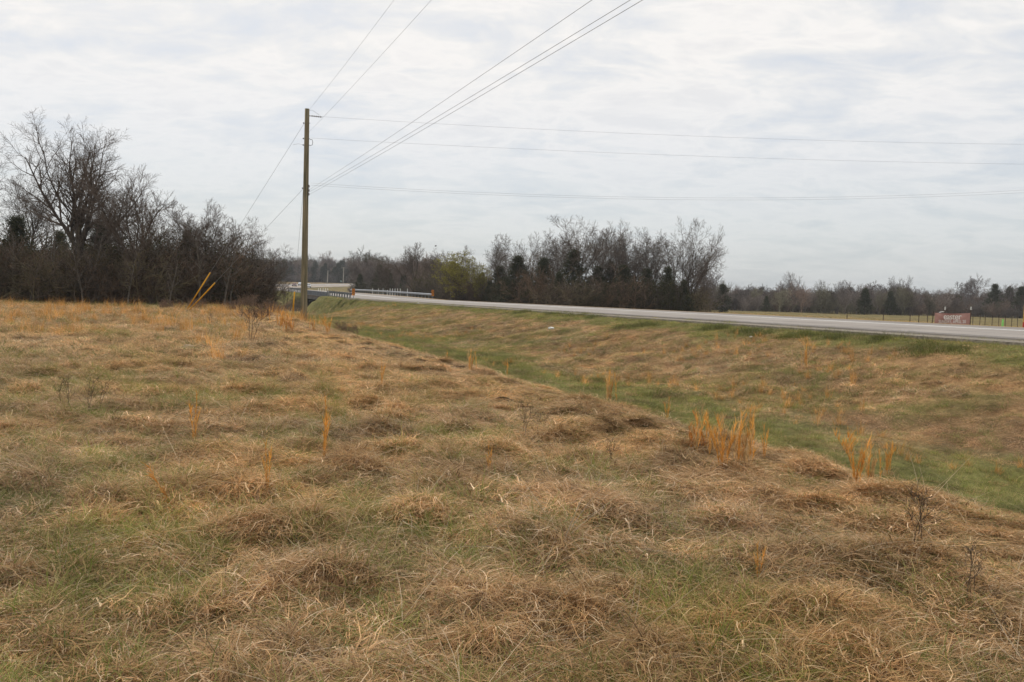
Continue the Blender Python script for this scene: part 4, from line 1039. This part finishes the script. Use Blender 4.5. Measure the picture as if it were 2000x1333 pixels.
src = [
    blades("mat_a", 95, .21, (.09, .30), (0, 55), (40, 130), 60, (.0032, .0078), STR, 6, kink=.4),
    blades("mat_b", 95, .23, (.10, .36), (0, 40), (20, 110), 95, (.0030, .0072), STR2, 6, kink=.4),
    blades("mat_c", 95, .20, (.07, .24), (10, 65), (60, 150), 180, (.0032, .0080), STR2, 6, kink=.45),
    blades("tuss_a", 170, .08, (.16, .38), (25, 88), (90, 190), 180, (.003, .0070), STR, 7, kink=.3),
    blades("long_a", 10, .20, (.45, .95), (4, 40), (5, 45), 180, (.0028, .0050), [(.55, .45, .32), (.48, .38, .26), (.42, .3, .18)], 5, kink=.06),
    blades("green_a", 60, .13, (.10, .30), (45, 88), (20, 90), 180, (.0034, .007), GRN, 5),
    blades("green_b", 80, .20, (.06, .20), (30, 85), (20, 90), 180, (.0032, .0065), GRN2, 4),
    # coarse versions for the middle distance
    blades("far_mat_a", 80, .30, (.12, .40), (5, 65), (40, 140), 90, (.006, .012), STR, 5, kink=.35),
    blades("far_mat_b", 110, .16, (.18, .42), (25, 85), (80, 180), 180, (.006, .012), STR2, 5, kink=.3),
    blades("far_green", 70, .32, (.10, .26), (35, 85), (20, 90), 180, (.006, .012), GRN2, 3),
    blades("far_green_b", 60, .26, (.14, .36), (45, 88), (20, 70), 180, (.006, .011), GRN[:4], 3),
    blades("broom", 44, .13, (.30, .85), (62, 88), (0, 40), 180, (.006, .012), ORG + STR[:1], 5, kink=.15),
    blades("short_straw", 90, .30, (.10, .30), (10, 55), (20, 90), 40, (.004, .008), [tuple(np.array(c_) * np.array((.95, .89, .87))) for c_ in STR], 4),
]
def visible_wedge(n, y0, y1, power=1.0, margin=1.12):
    """random points between depths y0..y1 inside (slightly beyond) the view, uniform over the ground"""
    y = np.sqrt(rng.uniform(y0 * y0, y1 * y1, n)); k = rng.uniform(-.62 * margin - .6 / y, .62 * margin + .6 / y)
    return k * y, y
def grass():
    Ps = []; Rs = []; Ss = []; Is = []; Ts = []
    def emit(x, y, idx, sc, lean, rnd_rot=1.0, sink=.015, tv=(.82, 1.22), zs=1.0):
        z = height(x, y); n = len(x)
        # coherent lie direction of the flattened grass, tilt with the slope
        e = .15; gx = (height(x + e, y) - z) / e; gy = (height(x, y + e) - z) / e
        az = (fbm(x, y, .55, 51, 2) * 2 - 1) * 7 + lean + rng.normal(0, rnd_rot, n)
        sl = gx * np.cos(az) + gy * np.sin(az); sp = -gx * np.sin(az) + gy * np.cos(az)
        Ps.append(np.stack([x, y, z - sink], 1)); Rs.append(np.stack([np.arctan(sp) * .8, -np.arctan(sl) * .8, az], 1))
        s_ = sc * rng.uniform(.75, 1.3, n); Ss.append(np.stack([s_, s_, s_ * rng.uniform(.55, 1.05, n) * zs], 1)); Is.append(idx)
        big = fbm(x, y, .8, 61, 3); t_ = (tv[0] + (tv[1] - tv[0]) * np.clip((big - .25) / .5, 0, 1)) * (.80 + .40 * vnoise(x, y, .27, 66)) * rng.uniform(.86, 1.14, n)
        warm = (vnoise(x, y, 1.8, 71) - .5) * .22
        Ts.append(np.stack([t_ * (1 + warm * .4), t_, t_ * (1 - warm)], 1))
    def field(n, y0, y1, coarse, sc):
        x, y = visible_wedge(n, y0, y1); g, nn, a_, w_ = green_map(x, y)
        keep = (nn < -17.2); x, y, g = x[keep], y[keep], g[keep]; u_ = rng.random(len(x)); v_ = rng.random(len(x))
        tus = sstep(vnoise(x, y, .48, 4), .50, .8)
        if not coarse:
            i_ = np.where(u_ < g * .62, np.where(v_ < .5, 5, 6), np.where(v_ < .34, 0, np.where(v_ < .64, 1, 2)))
            i_ = np.where((u_ > .62) & (rng.random(len(x)) < .10 + tus * .48), 3, i_); i_ = np.where(rng.random(len(x)) < .022, 4, i_)
        else:
            i_ = np.where(u_ < g * .60, np.where(v_ < .35, 10, 9), np.where(v_ < .6, 7, 8))
        emit(x, y, i_, sc, 1.2, zs=.6 + .4 * sstep(-nn[keep], 18.5, 22))
    field(16500, 2.7, 9.5, False, 1.0)
    field(23000, 9.5, 18, False, 1.1)
    field(20000, 18, 34, True, .95)
    field(18000, 34, 64, True, 1.2)
    # orange broomsedge haze in the left field
    x, y = visible_wedge(7000, 17, 52); k_ = (x < -3) & (fbm(x, y, 2.6, 91, 3) > .56 - .06 * sstep(y, 24, 42)) & (rng.random(len(x)) < .42); g, nn, *_ = green_map(x, y)
    pxn = 1000 + x / y * 1614
    k_ &= (nn < -17) & ((pxn < 480) | (y > 38)); x, y = x[k_], y[k_]; emit(x, y, np.full(len(x), 11), .85, 0, 3, zs=1.1)
    # ditch and embankment
    n = 60000; a_ = rng.uniform(-112, 14, n); nn = rng.uniform(-18.0, -.35, n)
    x = P0[0] + a_ * D[0] + nn * N[0]; y = P0[1] + a_ * D[1] + nn * N[1]
    k_ = (y > 6) & (np.abs(x / np.maximum(y, 1)) < .72); keepf = rng.random(n) < np.clip(1.35 - y / 110, .3, 1)
    k_ &= keepf & ((nn < -1.5) | (rng.random(n) < .35)); x, y, nn = x[k_], y[k_], nn[k_]
    g, *_ = green_map(x, y); u_ = rng.random(len(x)); v_ = rng.random(len(x)); near = y < 20
    top_ = nn > -5
    i_ = np.where(u_ < .12 + g * .85, np.where(near, np.where(v_ < .3, 5, 6), np.where(v_ < .22, 10, 9)), np.where(v_ < .62, 12, np.where(near, 2, 8)))
    emit(x, y, i_, np.where(near, 1.0, .82 + y * .006) * np.where(top_ & (u_ > .15), .55, .8), 2.9, .35, .02, (.70, 1.25))
    n = 3800; a_ = rng.uniform(-112, -12, n); nn = rng.uniform(-13, -3.2, n)
    x = P0[0] + a_ * D[0] + nn * N[0]; y = P0[1] + a_ * D[1] + nn * N[1]
    k_ = (y > 14) & (np.abs(x / np.maximum(y, 1)) < .7) & (fbm(x, y, 4.5, 23, 3) > .60) & (rng.random(n) < .5); x, y = x[k_], y[k_]
    emit(x, y, np.full(len(x), 11), .50, 0, 3, zs=1.0)
    # dark green tussocks on the upper embankment
    ts = [(1085, 614), (1125, 618), (1275, 637), (1395, 641), (1412, 643), (1160, 621), (1570, 655), (1635, 662), (1724, 665), (1540, 660), (1850, 690), (1020, 612), (690, 592), (662, 594), (674, 595), (1230, 640), (1455, 650), (1490, 655), (1800, 684)]
    X = []; Y_ = []
    for px, py in ts:
        h_ = hit(px, py)
        for q in range(14): X.append(h_.x + random.gauss(0, .35)); Y_.append(h_.y + random.gauss(0, .35))
    emit(np.array(X), np.array(Y_), np.full(len(X), 10), 1.2, 0, 3, .02, (.5, .62))
    # beyond the highway and left strip
    n = 16000; a_ = rng.uniform(-140, 10, n); nn = W0 + 1 + rng.uniform(0, 62, n)
    x = P0[0] + a_ * D[0] + nn * N[0]; y = P0[1] + a_ * D[1] + nn * N[1]; k_ = (y > 20) & (x > .1 * y) & (x / np.maximum(y, 1) < .72); x, y, nn = x[k_], y[k_], nn[k_]
    band = (nn > W0 + 10) & (nn < W0 + 44) & (fbm(x, y, 6, 3, 2) > .38)
    emit(x, y, np.where(band & (rng.random(len(x)) < .30), 11, np.where(rng.random(len(x)) < .5, 9, 7)), np.where(band, .65, .9), 0, 3)
    return scatter("dead_grass", src, np.vstack(Ps), np.vstack(Rs), np.vstack(Ss), np.concatenate(Is), np.vstack(Ts))
grass()

# undergrowth tangles
def brush(name, seed, H, n, mat, rmin, spread=1.2):
    t = TreeB(seed); cfg = dict(BASE); cfg.update(levels=2, kids=(9, 6), start=(.15, .1), ang=((20, 60), (20, 65)), len=(.5, .5), fall=(.5, .4), wig=(.14, .2, .25), trop=(.0, .02, .0), rmin=rmin)
    for k_ in range(n):
        t.grow(Vector((t.r.gauss(0, spread), t.r.gauss(0, spread), -.1)), Vector((t.r.gauss(0, .35), t.r.gauss(0, .35), 1)).normalized(), H * t.r.uniform(.5, 1), rmin * 2.6, 0, cfg)
    return t.single(name, mat, mat)
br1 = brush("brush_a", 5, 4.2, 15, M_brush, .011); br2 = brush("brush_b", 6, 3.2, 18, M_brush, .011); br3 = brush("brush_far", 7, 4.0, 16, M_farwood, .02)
M_leafd = M_leaf
ivy = leaf_mesh("evergreen_underbrush", np.random.default_rng(4).normal(0, 1, (1500, 3)) * np.array((1.0, 1.0, .75)) + np.array((0, 0, 1.3)), .065, ((.020, .022, .010), (.085, .078, .028)), 2)
def under(name, items):
    P = []; R_ = []; S = []; I = []
    for px, Y, s_, i_ in items:
        b = ground_at(px, Y, False); P.append(b); R_.append((0, 0, random.uniform(0, 6.28))); s_ = s_ * (.5 if (i_ == 6 and name == 'grove_undergrowth') else 1); S.append((s_, s_, s_ * random.uniform(.8, 1.2))); I.append(i_)
    k_ = rng.uniform(.55, 1.75, (len(P), 1)); hue = rng.random((len(P), 1)); T_ = k_ * np.where(hue < .25, np.array([[.92, 1.0, .78]]), np.where(hue < .6, np.array([[1.12, .98, .86]]), np.array([[1.0, 1.0, 1.0]])))
    return scatter(name, [br1, br2, br3, ivy, SF1, SF2, PR['cedar3'][1]], P, R_, S, I, T_)
it = []
for k in range(300):
    px = random.uniform(-90, 508); Y = 58 + max(0, px - 250) * .04 + abs(random.gauss(0, 13)); it.append((px, Y, random.uniform(.7, 1.25) * (1 if px < 450 else .75), random.choice((0, 1, 1, 0, 3))))
for k in range(90):
    px = random.uniform(-90, 440); it.append((px, random.uniform(64, 100), random.uniform(1.2, 1.9), 3))
under("left_thicket", it)
it = []
for k in range(250):
    px = random.uniform(870, 1345); Y = random.uniform(106, 135) + (1100 - px) * .13 * (px < 1100); it.append((px, Y, random.uniform(.9, 1.5), random.choice((0, 1, 3, 3, 6, 6) if px > 950 else (0, 1, 1))))
under("grove_undergrowth", it)
it = []
for k in range(520):
    px = random.uniform(1370, 2080); Y = random.uniform(205, 300); it.append((px, Y, random.uniform(.8, 1.3) * (1.0 if Y < 240 else .95), random.choice((2, 2, 2, 4, 5, 5, 4, 2, 5))))
for i, q in enumerate(it):
    if q[3] in (4, 5): it[i] = (q[0], q[1], .62 * random.uniform(.8, 1.15), q[3])
under("far_right_wood", it)
it = []
for k in range(620):
    px = random.uniform(455, 880); Y = random.uniform(500, 680); t_i = random.choice((4, 5, 5, 4, 5, 4, 5, 2, 6)); it.append((px, Y, random.uniform(1.1, 1.6) if t_i in (4, 5) else random.uniform(1.2, 1.9), t_i))
for k in range(120):
    px = random.uniform(540, 800); it.append((px, random.uniform(492, 515), random.uniform(1.0, 1.9), 6 if random.random() < .6 else 2))
under("far_wood", it)
it = []
for k in range(160):
    px = random.uniform(700, 900); it.append((px, random.uniform(190, 300), random.uniform(.9, 1.6) * .8, random.choice((2, 2, 5, 6))))
under("wood_behind_bridge", it)

# ------------------------------------------------------------------ broomsedge clumps and dry weeds that stand out
def sedge_mesh(name, n, H, spread, lean=(0, 0), seed=1):
    rg = np.random.default_rng(seed); V = []; Fq = []; C_ = []
    def strip(p, w, c):
        b = len(V); k = len(p); d = p[-1] - p[0]; sd = np.array((d[1], -d[0], 0)) + rg.normal(0, .3, 3) * np.linalg.norm(d); sd /= np.linalg.norm(sd) + 1e-9
        for i in range(k):
            ww = w * (1 - .8 * i / (k - 1)) * .5; V.append(p[i] - sd * ww); V.append(p[i] + sd * ww); C_.extend((c, c))
        for i in range(k - 1): Fq.append((b + 2 * i, b + 2 * i + 1, b + 2 * i + 3, b + 2 * i + 2))
    for s_ in range(n):
        b0 = np.array((*rg.normal(0, spread, 2), -.02)); h = H * rg.uniform(.65, 1.05)
        d = np.array((rg.normal(0, .12) + lean[0], rg.normal(0, .12) + lean[1], 1.0)); d /= np.linalg.norm(d); crv = rg.normal(0, .22, 2); h *= rg.choice([1, 1, .8, .6])
        P = [b0 + d * h * t + np.array((crv[0], crv[1], 0)) * h * t * t for t in np.linspace(0, 1, 7)]
        c = np.array(ORG[rg.integers(0, 4)]) * rg.uniform(.8, 1.2); strip(P, .008, c)
        for k_ in range(60):      # leaf-like sheaths and fluffy racemes hugging the stem
            t = rg.uniform(.18, 1.0); i = min(int(t * 6), 5); f = t * 6 - i; q = P[i] * (1 - f) + P[i + 1] * f
            dd = d + np.array((rg.normal(0, .30), rg.normal(0, .30), rg.normal(0, .12))); L = rg.uniform(.04, .17) * H / .8
            strip([q, q + dd * L * .5, q + dd * L + np.array((rg.normal(0, .01), rg.normal(0, .01), -.008))], rg.uniform(.006, .013), c * rg.uniform(.75, 1.4))
    return np_mesh(name, V, Fq, M_stalk, col=np.array(C_))
SG = [sedge_mesh("sedge_a", 9, .55, .06, seed=1), sedge_mesh("sedge_b", 6, .60, .035, seed=2), sedge_mesh("sedge_c", 17, .55, .14, seed=3), sedge_mesh("sedge_d", 3, .60, .02, seed=4), sedge_mesh("sedge_tilted", 3, 1.0, .02, (-.9, 0), seed=5)]
SGH = [.55, .60, .55, .60]
basal = blades("basal_tuft", 90, .12, (.12, .34), (30, 85), (40, 150), 180, (.003, .005), STR, 6, mat=M_stalk)
def sedge(px, pyb, pyt, k_, label, tilt=0.0, scale=None):
    p = hit(px, pyb); h = at(px, pyt, p.y).z - p.z; s_ = h / SGH[k_] if scale is None else scale
    o = empty("broomsedge_clump", p, label, "grass clump", "orange broomsedge clumps standing in the field", rz=random.uniform(0, 6.28) if scale is None else 0)
    if tilt: o.rotation_euler = (0, tilt, 0)
    s_ *= 1.18; o.scale = (max(s_, .5) * .75,) * 2 + (s_,)
    link_mesh("stalks", SG[k_ if scale is None else 4], o); b_ = link_mesh("leaf_tuft", basal, o)
GS_ = [(1190, 790, 733, 0, "orange grass clump on the ditch rim above the middle, two upright plumes"),
       (1375, 893, 800, 2, "densest orange grass clump, leftmost of the row on the ditch rim"),
       (1412, 925, 815, 1, "tall orange plume right of the densest clump on the rim"),
       (1448, 915, 817, 0, "orange plume in the middle of the row on the ditch rim"),
       (1464, 905, 815, 3, "single thin orange stem right of the rim row's middle"),
       (1492, 905, 843, 3, "short leaning orange stem at the right end of the rim row"),
       (1672, 955, 845, 1, "bright tall orange plume rising from a dark brown tuft"),
       (1700, 945, 880, 0, "lower orange stems right beside the bright tall plume"),
       (1733, 930, 865, 1, "stout orange clump right of the bright tall plume"),
       (633, 912, 803, 3, "thin upright orange stems alone in the middle field"),
       (522, 965, 880, 3, "faint orange stem left of the middle in the foreground field"),
       (380, 872, 785, 3, "thin orange stem in the left field below the guards"),
       (955, 935, 880, 3, "small curled orange stem in the centre foreground"),
       (920, 728, 690, 0, "orange clump on the rim left of the middle"), (990, 738, 708, 3, "small leaning orange stem on the rim near the middle"),
       (873, 712, 688, 3, "single short orange stem farther along the rim"), (1303, 826, 785, 3, "lone orange stem in the green ditch"),
       (745, 760, 712, 3, "faint orange stem in the field left of the rim"), (640, 655, 618, 1, "orange stem just right of the utility pole foot"),
       (612, 650, 622, 0, "orange clump at the right of the utility pole foot"), (548, 640, 605, 2, "orange clump left of the utility pole foot"), (562, 648, 612, 2, "orange clump at the foot of the upright yellow guard"),
       (1573, 720, 678, 0, "orange clump on the brown embankment right of centre"), (1480, 1140, 1075, 3, "bent orange stem low in the right foreground")]
for px, pb_, pt_, k_, lb in GS_: sedge(px, pb_, pt_, k_, lb)
p = hit(357, 1010); e = at(258, 914, p.y + .15); L = (e - p).length
o = empty("broomsedge_stalk", p, "long orange grass stalk leaning to the left in the left foreground", "grass stalk", "orange broomsedge clumps standing in the field")
sm = sedge_mesh("sedge_lean", 2, L * .98, .008, (0, 0), seed=8); q_ = link_mesh("stalks", sm, o); q_.rotation_euler = (e - p).to_track_quat('Z', 'Y').to_euler()
# dry weeds: small dark branching stems
wt = TreeB(91); cfgw = dict(BASE); cfgw.update(levels=2, kids=(7, 4), start=(.3, .2), ang=((20, 50), (20, 50)), len=(.45, .5), fall=(.5, .4), wig=(.08, .14, .2), trop=(.03, .05, .03), rmin=.0014)
for k in range(3): wt.grow(Vector((wt.r.gauss(0, .04), wt.r.gauss(0, .04), -.02)), Vector((wt.r.gauss(0, .2), wt.r.gauss(0, .2), 1)).normalized(), .55, .004, 0, cfgw)
weed = wt.single("dry_weed", M_twig_dark, M_twig_dark)
def weedo(px, pyb, pyt, label, k=1.0):
    p = hit(px, pyb); h = at(px, pyt, p.y).z - p.z
    o = bpy.data.objects.new("dry_weed", weed); col_of(o); o.location = p; o.scale = (h / .55 * k, h / .55 * k, h / .55); o.rotation_euler = (0, 0, random.uniform(0, 6.28)); tag(o, label, "weed", "dark dry weeds in the field")
for px, b_, t_, lb in ((1022, 855, 790, "dark branching dry weed on the rim mound in the middle"), (1050, 852, 808, "smaller dark weed right of the branching one on the rim mound"), (1190, 910, 858, "short dark weed stem right of the centre"),
                       (487, 668, 598, "tall thin dark stem standing left of the utility pole"), (175, 815, 745, "brown twiggy weed in the left field, left of its twin"), (132, 800, 742, "leaning brown weed stem near the left edge"),
                       (935, 1215, 1165, "cluster of dark stems in the bottom centre"), (1895, 1180, 1080, "fine brown bushy weed in the right foreground"), (1790, 1080, 960, "long bare twig stem leaning right in the right foreground"), (1960, 1260, 1200, "dark weed stem near the bottom right corner"), (412, 640, 612, "brown weed tuft right below the leaning guards")):
    weedo(px, b_, t_, lb, 1.2)
M_bush = noise_mat("weed_brown", (.15, .095, .065), (.24, .16, .11), 3, .95, 0)
# brown bushes at the field end
bushm = brush("bush_mesh", 12, 1.0, 16, M_bush, .005, .30)
for px, Y, s_, lb in ((330, 52, .8, "low brown bush at the field edge left of the yellow guards"), (455, 53, .9, "low brown bush at the field edge right of the yellow guards"), (505, 42, .9, "brown weedy bush in the field left of the pole"), (380, 53, .9, "small brown bush behind the foot of the yellow guards"), (668, 40, .8, "brown weedy bush on the rim right of the pole"), (492, 60, 1.1, "brown bush under the right end of the left wood"), (530, 66, 1.3, "brown bush at the creek end of the left wood")):
    o = bpy.data.objects.new("dry_bush", bushm); col_of(o); o.location = ground_at(px, Y); o.scale = (s_ * 1.1, s_ * 1.1, s_); o.rotation_euler = (0, 0, random.uniform(0, 6)); tag(o, lb, "bush", "dry brown bushes at the field edge")
# thin spring air that greys the far woods
mb = MB(); mb.box((0, 1200, 9), (7000, 7600, 34)); hz = mb.build("haze", M_black)
hm = bpy.data.materials.new("air"); hm.use_nodes = True; hm.node_tree.nodes.clear()
ho = hm.node_tree.nodes.new("ShaderNodeOutputMaterial"); hv = hm.node_tree.nodes.new("ShaderNodeVolumePrincipled")
hv.inputs['Color'].default_value = (.86, .90, .95, 1); hv.inputs['Density'].default_value = .00024; hm.node_tree.links.new(hv.outputs[0], ho.inputs['Volume'])
hz.data.materials.clear(); hz.data.materials.append(hm); tag(hz, kind='stuff')
# small bird on the twigs
bp = at(851, 481.5, 160); mb = MB()
mb.tube([(-.22, 0, .02), (-.12, 0, .05), (0, 0, .08), (.10, 0, .10), (.15, 0, .14), (.2, 0, .13)], [.02, .08, .12, .10, .07, .015], 8)
mb.tube([(0, 0, .0), (0, 0, -.1)], .02, 4)
tag(mb.build("bird", M_black, None, smooth=True, loc=bp), "small dark bird perched on a treetop above the budding tree", "bird")
